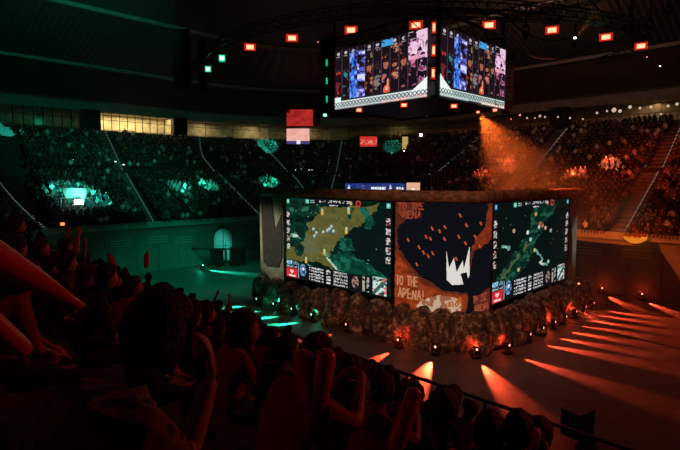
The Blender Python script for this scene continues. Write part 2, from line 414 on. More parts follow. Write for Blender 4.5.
def game_left(nx,ny):
    A,B=grid(nx,ny); C=np.zeros(A.shape+(3,)); n=vnoise(A,B,9,1); n2=vnoise(A,B,22,2); d=(n2-.5)*.09
    a=A+d; b=B+(n-.5)*.09
    C[:]=(.002,.013,.009); C*= (.3+2.2*n2**1.5)[...,None]
    lane=inpoly(a,b,[(-.1,.66),(.08,.60),(.16,.50),(.22,.42),(.25,.30),(.32,.22),(.38,.10),(.62,.08),(.90,.02),(.82,.16),(.74,.26),(.62,.36),(.54,.50),(.46,.60),(.50,.84),(.36,.76),(.20,.74),(.10,.80),(-.1,.9)])
    put(C,lane,(.105,.100,.026)); C[lane]*=(.65+.8*n2[lane])[...,None]
    put(C,lane&ell(a,b,.25,.55,.10,.13),(.115,.125,.062),.8)
    for x,y,rx,ry in((.13,.42,.085,.13),(.14,.62,.06,.08),(.24,.10,.14,.13),(.07,.10,.09,.12)):
        put(C,ell(a,b,x,y,rx,ry),(.004,.034,.019)); put(C,ell(a,b,x+.01,y-.01,rx*.6,ry*.55),(.004,.018,.012)); put(C,ell(a,b,x-.02,y+.03,rx*.25,ry*.2),(.02,.13,.07))
    put(C,inpoly(a,b,[(.60,.40),(.74,.26),(.84,.16),(.99,.05),(1.1,.5),(1.1,.85),(.75,.72),(.62,.60)]),(.003,.008,.008),.9)
    for pl in ([(.50,.62),(.62,.55),(.78,.66),(.98,.80),(.98,.90),(.6,.84),(.46,.74)],[(.72,.06),(.80,.05),(.86,.16),(.84,.32),(.78,.28),(.79,.16)],[(.62,.12),(.68,.10),(.66,.22),(.62,.2)],[(.56,.44),(.66,.42),(.70,.55),(.58,.56)]):
        m=inpoly(a,b,pl); put(C,m,(.003,.055,.030)); put(C,m&(n2>.58),(.010,.12,.07)); put(C,m&(n2<.40),(.002,.03,.02))
    rs=np.random.RandomState(3)
    for p,q in (((.40,.58),(.58,.88)),((.24,.80),(.34,.90)),((.05,.47),(.14,.48))):
        m=stroke(a,b,p,q,.016,1.7); put(C,m,(.06,.25,.17)); put(C,m&(n2>.55),(.5,.6,.5))
    for x,y in ((.31,.44),(.33,.40),(.30,.36),(.44,.36),(.48,.31),(.50,.36),(.46,.34),(.40,.38)):
        put(C,ell(A,B,x,y,.014,.02),(.45,.50,.44)); put(C,ell(A,B,x+.01,y+.02,.01,.014),(.05,.15,.14))
    for x,y in ((.39,.16),(.62,.35),(.41,.63),(.22,.76),(.64,.13)):
        put(C,ell(A,B,x,y,.014,.028),(.65,.38,.05)); put(C,ell(A,B,x,y-.035,.010,.018),(.5,.6,.45))
    for i in range(26):
        x,y=rs.rand()*.9,rs.rand()*.75; put(C,ell(A,B,x,y,.006,.007),(.10,.28,.18))
    hud_common(C,A,B,rs,True); return C
def game_right(nx,ny):
    A,B=grid(nx,ny); C=np.zeros(A.shape+(3,)); n=vnoise(A,B,9,41); n2=vnoise(A,B,24,42); a=A+(n2-.5)*.09;b=B+(n-.5)*.1
    C[:]=(.003,.006,.006)
    pl=inpoly(a,b,[(.02,.80),(.16,.62),(.28,.50),(.40,.36),(.46,.14),(.52,.06),(.82,.04),(.76,.16),(.62,.24),(.58,.38),(.50,.48),(.44,.66),(.30,.76),(.2,.84)])
    put(C,pl,(.004,.034,.022)); put(C,pl&(n2>.60),(.012,.09,.052)); put(C,pl&(n2<.42),(.002,.018,.012))
    put(C,stroke(a,b,(.10,.78),(.45,.42),.03,1.7)&(n2>.45),(.07,.10,.035))
    for p,q in (((.50,.56),(.66,.74)),((.08,.46),(.19,.47))):
        m=stroke(a,b,p,q,.014,1.7); put(C,m,(.10,.35,.28)); put(C,m&(n2>.55),(.5,.6,.5))
    for x,y,c in ((.40,.34,(.6,.7,.7)),(.56,.26,(.5,.08,.05)),(.60,.29,(.5,.12,.1)),(.55,.30,(.55,.5,.45)),(.64,.32,(.5,.4,.3)),(.50,.15,(.45,.3,.08)),(.5,.55,(.6,.4,.06)),(.23,.30,(.5,.3,.2)),(.72,.36,(.3,.35,.3)),(.44,.42,(.3,.6,.5)),(.30,.72,(.5,.4,.2)),(.70,.72,(.3,.6,.4))):
        put(C,ell(A,B,x,y,.016,.022),c)
    rs=np.random.RandomState(8)
    for i in range(24):
        x,y=.08+rs.rand()*.85,rs.rand()*.72; put(C,ell(A,B,x,y,.004,.006),(.15,.22,.15))
    hud_common(C,A,B,rs,False); return C
def cube_pic(nx,ny,right):
    A,B=grid(nx,ny); C=np.zeros(A.shape+(3,)); C[:]=(.012,.006,.010)
    pal=[((.5,.03,.03),(.05,.02,.03)),((.03,.22,.25),(.02,.01,.02)),((.03,.16,.75),(.25,.4,1.0)),((.12,.12,.65),(.75,.75,1.1)),((.6,.06,.03),(.25,.3,.05)),((.05,.02,.03),(.25,.2,.2)),((.02,.18,.45),(.6,.12,.05)),((.25,.03,.03),(.6,.25,.15)),((.06,.02,.03),(.3,.12,.12)),((.55,.22,.42),(.3,.03,.08)),((.75,.35,.6),(.25,.02,.06))]
    N=11; W_=1/N
    n=vnoise(A,B,16,61,4); n3=vnoise(A*2.3,B,14,67,4)
    for i,(c1,c2) in enumerate(pal):
        x0=i*W_; xc=x0+W_/2; inn=rct(A,B,x0+.004,0,x0+W_-.004,.88)
        if i in(2,3): top,bot=.06,.86
        else: top,bot=.10,.80
        body=inn&(B>top)&(B<bot)
        k=n if i%2 else n3
        if i in (2,3,9,10): 
            lim=.42 if i in(2,3) else .5
            mm=body&((k>lim) if i in(2,3) else (k>.40)&(B<.42)); put(C,mm,c1); put(C,mm&(k>.60),c2 if i in(2,3) else (1,.7,.85)); put(C,mm&(k<.5)&(k>.46),(.02,.03,.12))
        head=inn&ell(A,B,xc,.40,W_*.30,.075); put(C,head&(k>.42),(.40,.12,.06) if i in(7,4,6,8) else c1); put(C,head&(B<.365),(.04,.01,.01))
        tor=inn&inpoly(A,B,[(xc-W_*.2,.46),(xc+W_*.2,.46),(xc+W_*.45,.6),(xc+W_*.35,.8),(xc-W_*.35,.8),(xc-W_*.45,.6)])
        put(C,tor&(k>.57),c1,.7); put(C,tor&(k>.66),c2,.9); put(C,tor&(k<.45),(.01,.005,.01))
        put(C,body&(n3>.72),c2,.7)
        # name plates
        put(C,inn&ell(A,B,xc,.06,W_*.2,.025)&(n>.45),(.5,.45,.5)); put(C,inn&rct(A,B,xc-W_*.25,.10,xc+W_*.2,.115),(.3,.25,.3))
        put(C,rct(A,B,x0+W_-.004,0,x0+W_-.0005,.9),(.13,.10,.14))
    put(C,rct(A,B,6*W_,.02,7.3*W_,.12)&(n>.4),(.05,.35,.75)); put(C,ell(A,B,6.6*W_,.80,.035,.08),(.85,.10,.05)); put(C,ell(A,B,6.75*W_,.70,.012,.08),(.9,.25,.1)); put(C,ell(A,B,6.6*W_,.78,.012,.03),(1,.6,.4))
    put(C,rct(A,B,9.1*W_,.36,10.95*W_,.42)&(n>.45),(.85,.35,.45)); put(C,rct(A,B,9.0*W_,.0,10.98*W_,.30)&(n>.47),(.85,.55,.72))
    # lattice walkway picture along the bottom
    hi=.86+.02*A*0
    band=B>.84; put(C,band,(.02,.02,.025))
    if not right:
        put(C,(B>.87)&(B<.96),(.55,.66,.64)); put(C,rct(A,B,0,.80,.075,1),(.75,.95,.9)); put(C,inpoly(A,B,[(.84,.90),(1.0,.70),(1.0,.94),(.84,.94)]),(.9,.95,.93))
        put(C,(B>.955),(.30,.33,.33)); put(C,rct(A,B,.55,.955,1,1.0)&(n>.45),(.75,.35,.3))
    else:
        put(C,(B>.88)&(B<.97),(.45,.62,.58)); put(C,inpoly(A,B,[(0,.68),(.05,.76),(.19,.93),(0,.93)]),(.85,1,.95)); put(C,(B>.965)&(A<.4),(.3,.4,.38)); put(C,rct(A,B,.6,.93,1,1.0),(.75,.55,.45))
    z=(A*26)%1; y=(B-.88)/.08
    put(C,(B>.88)&(B<.955)&((abs(z-y)<.14)|(abs(z-1+y)<.14)),(.06,.07,.08)); put(C,(B>.872)&(B<.885),(.95,1,1)); put(C,(B>.975)&(B<.985),(.8,.9,.9))
    return C
def banner_pic(nx,ny):
    A,B=grid(nx,ny); C=np.zeros(A.shape+(3,)); n=vnoise(A,B,8,81,5); n2=vnoise(A,B,26,82,4); a=A+(n2-.5)*.05; b=B+(n-.5)*.05
    f=lambda pts:[((x-33)/324,(y-52)/345) for x,y in pts]
    C[:]=(.105,.020,.009); C*=(.45+1.1*n2)[...,None]
    org=inpoly(a,b,f([(33,205),(70,255),(130,310),(200,330),(290,335),(280,392),(150,402),(33,402)])); put(C,org,(.24,.034,.008)); C[org]*=(.25+1.5*n2[org])[...,None]
    navy=(.0045,.0046,.0075)
    put(C,inpoly(a,b,f([(38,130),(75,100),(120,60),(150,40),(335,40),(345,90),(330,130),(300,170),(285,205),(290,310),(285,328),(200,322),(130,290),(75,245),(45,200)])),navy)
    put(C,inpoly(a,b,f([(297,195),(330,188),(365,150),(365,320),(345,330),(305,345),(300,410),(265,400),(280,370),(282,310)])),navy)
    st=inpoly(a,b,f([(370,65),(370,150),(340,180),(290,200),(300,165),(335,125),(345,60)])); put(C,st,(.20,.026,.008)); C[st]*=(.5+n2[st])[...,None]
    put(C,inpoly(a,b,f([(305,338),(365,320),(365,410),(305,405)])),(.12,.018,.010))
    sp=ell(a,b,*f([(200,385)])[0],.27,.13)|inpoly(a,b,f([(215,345),(262,350),(262,402),(130,402),(150,375)])); sp&=~inpoly(a,b,f([(265,330),(305,330),(305,410),(258,400)])); put(C,sp,(.52,.36,.23)); put(C,sp&(n2<.45),(.30,.10,.05))
    put(C,(n2>.62)&inpoly(A,B,f([(180,330),(262,335),(255,370),(190,375)])),(.45,.09,.02))
    A2=A;B2=B
    put(C,inpoly(A,B,f([(206,196),(216,250),(232,219),(242,262),(262,226),(266,252),(274,222),(284,180),(286,272),(281,281),(276,262),(258,266),(248,276),(257,270),(266,300),(228,303),(209,288)])),(.72,.68,.62))
    rs=np.random.RandomState(5)
    for x,y in [(248,85),(155,128),(180,135),(198,122),(197,158),(150,160),(112,190),(127,205),(158,205),(135,155),(238,218),(268,170),(300,150),(316,180),(245,150),(143,215),(270,115),(318,110),(105,245),(75,170)]:
        (px_,py_)=f([(x,y)])[0]; put(C,stroke(A,B,(px_,py_),(px_+.012,py_+.018),.009),(.50,.07,.02))
    asp=324/345*.95
    put(C,write(A,B,'TO THE',.015,.70,.030,.085,.0065,.3,-.002,asp)&(n2>.33),(.50,.20,.10))
    put(C,write(A,B,'ARENA!',.04,.815,.038,.085,.0065,.3,-.001,asp)&(n2>.33),(.50,.20,.10))
    put(C,write(A,B,'TO THE',.03,.01,.035,.06,.007,.3,-.002,asp)&(n2>.4),(.26,.045,.02)); put(C,write(A,B,'ARENA',.03,.09,.038,.06,.007,.3,-.003,asp)&(n2>.4),(.26,.045,.02))
    put(C,write(A,B,'TO THE',.83,.83,.018,.06,.006,.35,-.004,asp)&(n2>.4),(.30,.06,.03)); put(C,write(A,B,'ARENA',.84,.915,.022,.06,.006,.35,-.004,asp)&(n2>.4),(.30,.06,.03))
    return C
# ---------------------------------------------------------------- stage block in the middle of the floor
def bez(q):
    a=(24.9,19.7);c=(24.9,14.9);b=(27.45,14.9)
    return tuple((1-q)**2*a[i]+2*q*(1-q)*c[i]+q*q*b[i] for i in(0,1))
def boff(q,o):
    p=bez(q);e=1e-3;p1=bez(min(1,q+e));p0=bez(max(0,q-e)); tx,ty=p1[0]-p0[0],p1[1]-p0[1]; L=math.hypot(tx,ty)
    return (p[0]+ty/L*o,p[1]-tx/L*o)     # outward
outline=[(24.9,34.0)]+[bez(i/16) for i in range(17)]+[(41.4,14.9),(41.6,20),(41.2,30),(36,34)]
stage=empty('stage',(*W(32.5,24,0)[:2],0),'square rock-skirted stage block in the middle of the arena floor','stage')
SO=Vector(stage.location)
def child(mb,name,m,parent,smooth=False):
    o=Vector(parent.location) if parent.parent is None else Vector(parent.parent.location)
    mb.v=[(p[0]-o.x,p[1]-o.y,p[2]-o.z) for p in mb.v]; return mb.build(name,m,parent,smooth)
core=MB(); n=len(outline)
core.add([W(u,v,z) for z in(0,8.9) for u,v in outline],[(i,(i+1)%n,(i+1)%n+n,i+n) for i in range(n)]+[tuple(range(n,2*n))]); child(core,'core_wall',M['black'],stage)
# mossy ledge
path=[]
for i in range(30): path.append((24.9,34.1-(34.1-19.7)*i/30,-1,0))
for i in range(17):
    q=i/16; p=bez(q); o=boff(q,1); path.append((p[0],p[1],o[0]-p[0],o[1]-p[1]))
for i in range(1,27): path.append((27.45+(41.5-27.45)*i/26,14.9,0,-1))
lg=MB(); vs=[]
prof=[(-.3,9.25),(.1,9.38),(.42,9.30),(.5,9.0),(.42,8.72),(.1,8.66)]
for (u,v,nu,nv) in path:
    for o,z in prof:
        j=noise.noise(Vector((u*1.7,v*1.7,z*3)))*.10
        vs.append(W(u+nu*(o+j),v+nv*(o+j),z+j))
k=len(prof); lg.add(vs,[(i*k+j,i*k+j+1,(i+1)*k+j+1,(i+1)*k+j) for i in range(len(path)-1) for j in range(k-1)]); child(lg,'top_ledge',M['ledge'],stage,True)
# boulders
def boulder(c,sx,sy,sz,seed):
    me=bpy.data.meshes.new('boulder')
    import bmesh
    bm=bmesh.new(); bmesh.ops.create_icosphere(bm,subdivisions=4,radius=1)
    for vv in bm.verts:
        p=vv.co.copy(); h=noise.fractal(p*1.5+Vector((seed*7.1,0,0)),.8,2.2,5)*.17+abs(noise.noise(p*3+Vector((0,seed*3.3,0))))*.10
        p=p*(1+h); vv.co=Vector((p.x*sx,p.y*sy,p.z*sz))
    bm.to_mesh(me); bm.free(); me.materials.append(M['rock']); me.polygons.foreach_set('use_smooth',[True]*len(me.polygons))
    o=bpy.data.objects.new('boulder',me); COL.objects.link(o); o.parent=stage; o.location=Vector(c)-SO; o.rotation_euler=(0,0,seed*1.3); return o
i=0
def bo(u,v,nu,nv,off,z,sc):
    global i
    i+=1; x,y,_=W(u+nu*off,v+nv*off); boulder((x,y,z),1.05*sc,1.0*sc,1.45*sc*random.uniform(.9,1.1),i)
for s in range(8): bo(24.9,33.4-s*1.8,-1,0,.55+random.uniform(-.1,.2),.9,random.uniform(.85,1.0))
for s in range(6):
    q=(s+.5)/6; p=bez(q); o=boff(q,1); bo(p[0],p[1],o[0]-p[0],o[1]-p[1],.45+random.uniform(-.1,.2),.85,1.0)
for s in range(9): bo(27.6+s*1.65,14.9,0,-1,.55+random.uniform(-.1,.2),.9,random.uniform(.85,1.0))
for s in range(12):
    if s<5: bo(24.9,32-s*2.5,-1,0,1.35,.25,.55)
    elif s<8: q=(s-4.8)/3; p=bez(q); o=boff(q,1); bo(p[0],p[1],o[0]-p[0],o[1]-p[1],1.2,.25,.6)
    else: bo(29+(s-8)*2.9,14.9,0,-1,1.35,.25,.55)
# end panels
def face_panel(mk,pts,th,name,m):   # pts (along,z), mk maps (along,off)->(u,v)
    mb=MB(); n=len(pts)
    mb.add([W(*mk(a,0),z) for a,z in pts]+[W(*mk(a,th),z) for a,z in pts],[tuple(range(n)),tuple(range(2*n-1,n-1,-1))]+[(i,(i+1)%n,(i+1)%n+n,i+n) for i in range(n)])
    return child(mb,name,m,stage)
mkL=lambda a,o:(24.9-o,a)
mkR=lambda a,o:(a,14.9-o)
face_panel(mkL,[(34.1,1.9),(31.0,1.9),(31.0,8.65),(34.1,8.65)],.25,'pale_end_panel',M['panel'])
face_panel(mkL,[(33.6,3.2),(33.0,2.9),(31.6,3.0),(31.1,3.9),(31.1,7.3),(32.0,6.0),(32.4,8.6),(33.8,8.6),(33.7,6)],.33,'slate_cladding',M['slate'])
face_panel(mkR,[(39.5,1.9),(41.3,1.9),(41.3,8.65),(39.5,8.65)],.25,'pale_end_panel',M['panel'])
face_panel(mkR,[(39.55,4.2),(40.2,3.4),(40.3,5.2),(39.9,6.6),(39.55,7.2)],.32,'slate_cladding',M['slate'])
def screen(name,label,fn,C,lo,hi,bez_w,group=None,mk=None,z0=0,z1=0,a0=0,a1=1,pm=None):
    r=empty(name,(0,0,0),label,'screen',group)
    raster(fn,C.shape[1],C.shape[0],C,'display',pm or M['px'],r)
    if mk:
        cab=MB()
        for (b0,b1,zz0,zz1) in((a0,a1,z0-bez_w,z0),(a0,a1,z1,z1+bez_w)):
            q=[W(*mk(b,o),z) for z in(zz0,zz1) for b,o in((b0,0),(b1,0),(b1,.34),(b0,.34))]; cab.add(q,[(0,1,2,3),(4,7,6,5),(0,4,5,1),(1,5,6,2),(2,6,7,3),(3,7,4,0)])
        for (b0,b1) in((a0-(bez_w if a0<a1 else -bez_w),a0),(a1,a1+(bez_w if a0<a1 else -bez_w))):
            q=[W(*mk(b,o),z) for z in(z0-bez_w,z1+bez_w) for b,o in((b0,0),(b1,0),(b1,.34),(b0,.34))]; cab.add(q,[(0,1,2,3),(4,7,6,5),(0,4,5,1),(1,5,6,2),(2,6,7,3),(3,7,4,0)])
        cab.build('bezel_frame',M['black'],r)
    return r
ZT,ZB=8.62,2.42
screen('led_screen','large LED screen showing a bright olive-green game map, on the left stage face',lambda a,b:W(24.9-.30,30.55-(30.55-19.95)*a,ZT-(ZT-ZB)*b),game_left(300,180),0,0,.1,None,mkL,ZB,ZT,30.55,19.95)
screen('led_screen','large LED screen showing a dark game map, on the right stage face',lambda a,b:W(27.6+(39.35-27.6)*a,14.9-.30,ZT-(ZT-ZB)*b),game_right(300,180),0,0,.1,None,mkR,ZB,ZT,27.6,39.35)
QS=[i/60 for i in range(61)]; QX=[(lambda p:p[0]/p[1])(W(*boff(q,.28))) for q in QS]
def bfn(a,b):
    q=float(np.interp(QX[0]+(QX[-1]-QX[0])*a,QX,QS)); u,v=boff(q,.28); return W(u,v,8.64-(8.64-2.0)*b)
r=screen('corner_banner','curved banner with a white crown and TO THE ARENA! lettering between the two stage screens',bfn,banner_pic(260,210),0,0,0)
r['category']='banner'
# ---------------------------------------------------------------- hanging screen cube
cube=empty('hanging_screen_cube',(*W(32,23.5)[:2],15.0),'black truss cube hanging from the roof carrying player picture screens','screen frame')
cb=MB()
U0,U1,V0,V1,Z0,Z1=27.6,36.4,18.7,28.5,15.4,19.75
for u in(U0+.15,U1-.15):
    for v in(V0+.15,V1-.15): cb.beam(W(u,v,Z0-.1),W(u,v,Z1+2.2),.25)
for z in(Z0,Z1,Z1+1.0):
    for a,b in(((U0,V0),(U1,V0)),((U1,V0),(U1,V1)),((U1,V1),(U0,V1)),((U0,V1),(U0,V0))):
        cb.beam(W(a[0]*.98+.02*32,a[1]*.98+.02*23.5,z),W(b[0]*.98+.02*32,b[1]*.98+.02*23.5,z),.16)
for i in range(8):
    for zz in(0,):
        u=U0+.3+(U1-U0-.6)*i/8; u2=U0+.3+(U1-U0-.6)*(i+1)/8; cb.beam(W(u,V0+.3,Z1 if i%2 else Z1+1),W(u2,V0+.3,Z1+1 if i%2 else Z1),.06)
        v=V0+.3+(V1-V0-.6)*i/8; v2=V0+.3+(V1-V0-.6)*(i+1)/8; cb.beam(W(U0+.3,v,Z1 if i%2 else Z1+1),W(U0+.3,v2,Z1+1 if i%2 else Z1),.06)
child(cb,'truss_frame',M['truss'],cube)
ins=MB(); q=[W(a,b,z) for z in(Z0+.05,Z1-.05) for a,b in((U0+.4,V0+.4),(U1-.4,V0+.4),(U1-.4,V1-.4),(U0+.4,V1-.4))]; ins.add(q,[(0,1,2,3),(4,7,6,5),(0,4,5,1),(1,5,6,2),(2,6,7,3),(3,7,4,0)]); child(ins,'backing_cloth',M['black'],cube)
for u,v in((U0+1,V0+1),(U1-1,V0+1),(U0+1,V1-1),(U1-1,V1-1)):
    c=MB(); c.tube([W(u,v,Z1+.9),W(u,v,32.6)],.05,6); child(c,'hoist_chain',M['black'],cube)
HL=(19.45,28.0); HR=(27.6,36.25)
screen('hanging_led_screen','hanging LED screen of tall player picture strips, left face of the hanging cube',lambda a,b:W(27.45,HL[1]-(HL[1]-HL[0])*a,Z1-(Z1-Z0)*b),cube_pic(330,120,False),0,0,0)
screen('hanging_led_screen','hanging LED screen of tall player picture strips, right face of the hanging cube',lambda a,b:W(HR[0]+(HR[1]-HR[0])*a,18.55,Z1-(Z1-Z0)*b),cube_pic(330,120,True),0,0,0)
# corner light bars
for z in(16.7,18.1,19.5):
    b_=empty('light_bar',W(27.05,18.75,z),'vertical red light bar on the near corner of the hanging cube, %s'%{16.7:'the lowest',18.1:'the middle one',19.5:'the topmost'}[z],'lamp','corner light bars')
    m=MB(); m.box(0,0,0,.34,.22,.86,Matrix.Rotation(0,3,'Z')); m.build('housing',M['black'],b_)
    m=MB(); m.box(0,-.13,0,.26,.06,.72); m.build('lamp_glass',M['lensr'],b_)
    m=MB(); m.box(0,-.175,0,.14,.04,.46); m.build('lamp_core',M['lensc'],b_)
# ---------------------------------------------------------------- stage lights
def lamp(loc,label,gl,core,w=.62,h=.4,group=None,aim=(0,0,8),name='stage_light',hang=.9):
    loc=Vector(loc); d=(Vector(aim)-loc).normalized(); R=d.to_track_quat('-Y','Z').to_matrix()
    r=empty(name,loc,label,'stage light',group)
    m=MB(); m.box(0,0.12,0,w*1.05,.3,h*1.1,R); 
    for p in [R@Vector((0,.3,0))]: m.box(p.x,p.y,p.z,w*.6,.2,h*.6,R)
    m.build('lamp_body',M['black'],r)
    m=MB(); q=R@Vector((0,-.06,0)); m.box(*q,w,.08,h,R); gp_=m.build('lamp_glass',gl,r)
    m=MB(); q=R@Vector((0,-.14,0)); m.box(*q,w*.62,.07,h*.58,R); m.build('lamp_core',core,gp_)
    if hang:
        m=MB()
        for sx in(-1,1): m.beam(R@Vector((sx*w*.56,.1,0)),Vector(R@Vector((sx*w*.56,.1,0)))+Vector((0,0,h*.5+.25)),.04)
        m.beam(Vector(R@Vector((-w*.56,.1,0)))+Vector((0,0,h*.5+.25)),Vector(R@Vector((w*.56,.1,0)))+Vector((0,0,h*.5+.25)),.05)
        m.beam((0,0,h*.5+.25),(0,0,h*.5+.25+hang*.4),.05); m.build('yoke',M['truss'],r)
    return r
ring=[(208,69,'g'),(222,58,'g'),(250,47,'r'),(292,38,'r'),(351,30,'r'),(416,25,'r'),(489,25,'r'),(552,30,'r'),(606,37,'r'),(641,46,'r')]
rpts=[]
ords=['far left end','second from the far left end','third along from the far left end','fourth along, left of the hanging screens','above the left hanging screen','just left of the cube corner','above the right hanging screen','right of the hanging screens','second from the right end','right end']
for i,(x,y,c) in enumerate(ring):
    el=-ray(x,y)[2]/ray(x,y)[1]; D=11.5/abs(el); p=at(x,y,D); rpts.append(p)
    lamp(p,('green' if c=='g' else 'orange-red')+' glowing stage light hung from the curved truss, '+ords[i],M['lensr'] if c=='r' else M['lensgr'],M['lensc'] if c=='r' else M['lensg'],.98 if c=='r' else .6,.6,'stage lights on the curved truss')  # glass sized up to take in the glow around each lamp
def spline(pts,n=8):
    out=[]
    P_=[pts[0]*2-pts[1]]+pts+[pts[-1]*2-pts[-2]]
    for i in range(1,len(P_)-2):
        for k in range(n):
            t=k/n; a,b,c,d=P_[i-1:i+3]
            out.append(.5*((2*b)+(c-a)*t+(2*a-5*b+4*c-d)*t*t+(3*b-a-3*c+d)*t**3))
    out.append(pts[-1]); return out
def truss(pts,w,name,label,parent=None,chord=.07,step=.9,cat='truss'):
    # resample
    L=[0]
    for i in range(1,len(pts)): L.append(L[-1]+(pts[i]-pts[i-1]).length)
    n=max(2,int(L[-1]/step)); P2=[]
    for k in range(n+1):
        d=L[-1]*k/n; i=max(j for j in range(len(L)) if L[j]<=d+1e-9); i=min(i,len(pts)-2); f=(d-L[i])/(L[i+1]-L[i]); P2.append(pts[i].lerp(pts[i+1],f))
    m=MB(); prev=None
    for k,p in enumerate(P2):
        t=(P2[min(k+1,n)]-P2[max(k-1,0)]).normalized(); x=t.cross(Vector((0,0,1))).normalized(); y=x.cross(t)
        c=[p+x*a*w/2+y*b*w/2 for a,b in((-1,-1),(1,-1),(1,1),(-1,1))]
        for j in range(4): m.beam(c[j],c[(j+1)%4],chord*.55)
        if prev:
            for j in range(4): m.beam(prev[j],c[j],chord)
            for j in range(4):
                a,b=(j,(j+1)%4) if k%2 else ((j+1)%4,j); m.beam(prev[a],c[b],chord*.55)
        prev=c
    o=m.build(name,M['truss'],parent)
    if label: tag(o,label,cat)
    return o
tp=[p+Vector((0,0,1.35)) for p in rpts]; tp=[tp[0]+(tp[0]-tp[1])*2]+tp+[tp[-1]+Vector((3,6,0)),tp[-1]+Vector((2.5,12,0))]
truss(spline(tp),.8,'curved_lighting_truss','long curved lighting truss carrying the row of glowing stage lights')
truss([Vector((8,30,25)),Vector((38,41,27.5))],.9,'straight_truss','straight roof truss above the right end of the curved truss')
truss([Vector((14,46,24.6)),Vector((30,41,26))],.7,'straight_truss','second straight truss crossing the upper right of the roof')
truss([at(372,10,44),at(560,18,44)],.7,'straight_truss','straight truss right above the hanging screens')
for i,(x,y,D,sz) in enumerate([(631,12,36,.5),(650,24,37,.6),(668,10,36,.5),(526,30,41,.8),(575,42,42,.5),(632,32,39,.5)]):
    r=empty('moving_head_light',at(x,y,D),['unlit moving head hanging at the top near the right edge','unlit moving head below the upper right truss','unlit moving head at the top right corner','unlit round lamp cluster above the right screen','unlit moving head under the truss around the small white beam','unlit moving head left of the red light at the truss end'][i],'stage light')
    m=MB(); m.box(0,0,.35*sz,.5*sz,.4*sz,.25*sz); m.build('base',M['black'],r)
    m=MB(); m.beam((-.3*sz,0,.3*sz),(-.3*sz,0,-.5*sz),.08*sz); m.beam((.3*sz,0,.3*sz),(.3*sz,0,-.5*sz),.08*sz); m.beam((-.3*sz,0,.28*sz),(.3*sz,0,.28*sz),.08*sz); m.build('yoke',M['black'],r)
    m=MB(); m.lathe((0,0,-.5*sz),[(.10*sz,.35*sz),(.24*sz,.25*sz),(.26*sz,-.1*sz),(.22*sz,-.4*sz)],12); m.build('lamp_head',M['black'],r)
    m=MB(); m.tube([(0,0,.45*sz),(0,0,2.2)],.05,6); m.build('hanging_cable',M['black'],r)
# cables slung in the roof
for i,(a,b,sag) in enumerate([((500,10,44),(575,36,42),1.2),((575,36,42),(640,20,38),1.4),((590,0,40),(655,30,38),.8),((520,52,44),(600,40,42),1.0),((560,0,44),(545,28,42),.2),((618,0,38),(622,30,39),.1),((470,0,46),(500,24,45),.3)]):
    p,q=at(*a),at(*b); m=MB(); m.tube([p.lerp(q,k/12)-Vector((0,0,sag*4*(k/12)*(1-k/12))) for k in range(13)],.045,6); 
    tag(m.build('roof_cable',M['black']),['cable slung from above the right screen to the small white beam lamp','cable slung from the small white beam lamp to the right truss','cable running down to the right end of the truss','low slack cable below the truss on the right','short cable dropping at the truss','vertical cable near the right end','cable over the right hanging screen'][i],'cable')
# lamps under the cube and out in the hall
for x,y,D,l,k,w in [(359,110,38.2,'under the left end of the left hanging screen','r',.5),(404,105,34.6,'under the right half of the left hanging screen','r',.5),(454,106,34.6,'under the left half of the right hanging screen','r',.5),(495,110,37.6,'under the right end of the right hanging screen','r',.4),(478,112,36.5,'throwing the orange hazy beam below the right hanging screen','o',.3)]:
    lamp(at(x,y,D),'orange-red stage light '+l,M['lensr'],M['lensc'],w,w*.62,'stage lights under the cube')
for x,y,D,l,k,w in [(325,115,60,'green lamp in front of the far left stands beside the cube','g',.5),(421,135,74,'bright white follow spot at the top of the far stands','w',.42),(427,116,60,'small white beam lamp below the cube corner','w',.16),(377,112,60,'small orange lamp below the left hanging screen','r',.14),(575,38,42,'small white beam lamp on the truss right of the screens','w',.17),(435,32,37,'small white lamp above the cube corner','w',.15),(318,42,48,'tiny red lamp left of the cube','r',.13),(511,119,60,'tiny red lamp right of the orange beam','r',.16),(520,115,62,'red glowing lamp in front of the right stands','r',.26),(647,57,46,'tiny red lamp by the end of the truss','r',.13),(660,66,46,'tiny white lamp by the end of the truss','w',.10),(404,151,74,'tiny white lamp on the far stands under the cube','w',.1)]:
    lamp(at(x,y,D),l,{'g':M['lensgr'],'w':M['lensw'],'r':M['lensr']}[k],{'g':M['lensg'],'w':M['lensw'],'r':M['lensc']}[k],w,w*.8,None,(0,0,9),'hall_lamp',.6)
# ---------------------------------------------------------------- real lights
def spot(loc,aim,col,P_,deg,blend=.3,rad=.08):
    l=bpy.data.lights.new('spot','SPOT'); l.energy=P_; l.color=col; l.spot_size=math.radians(deg); l.spot_blend=blend; l.shadow_soft_size=rad
    o=bpy.data.objects.new('spot',l); COL.objects.link(o); o.location=loc; o.rotation_euler=(Vector(aim)-Vector(loc)).to_track_quat('-Z','Y').to_euler(); return o
RED=(1,.075,.025); TEAL=(.02,1,.55)
M['tealcloth']=mat('pale teal banner cloth',(.25,.65,.55),.8)
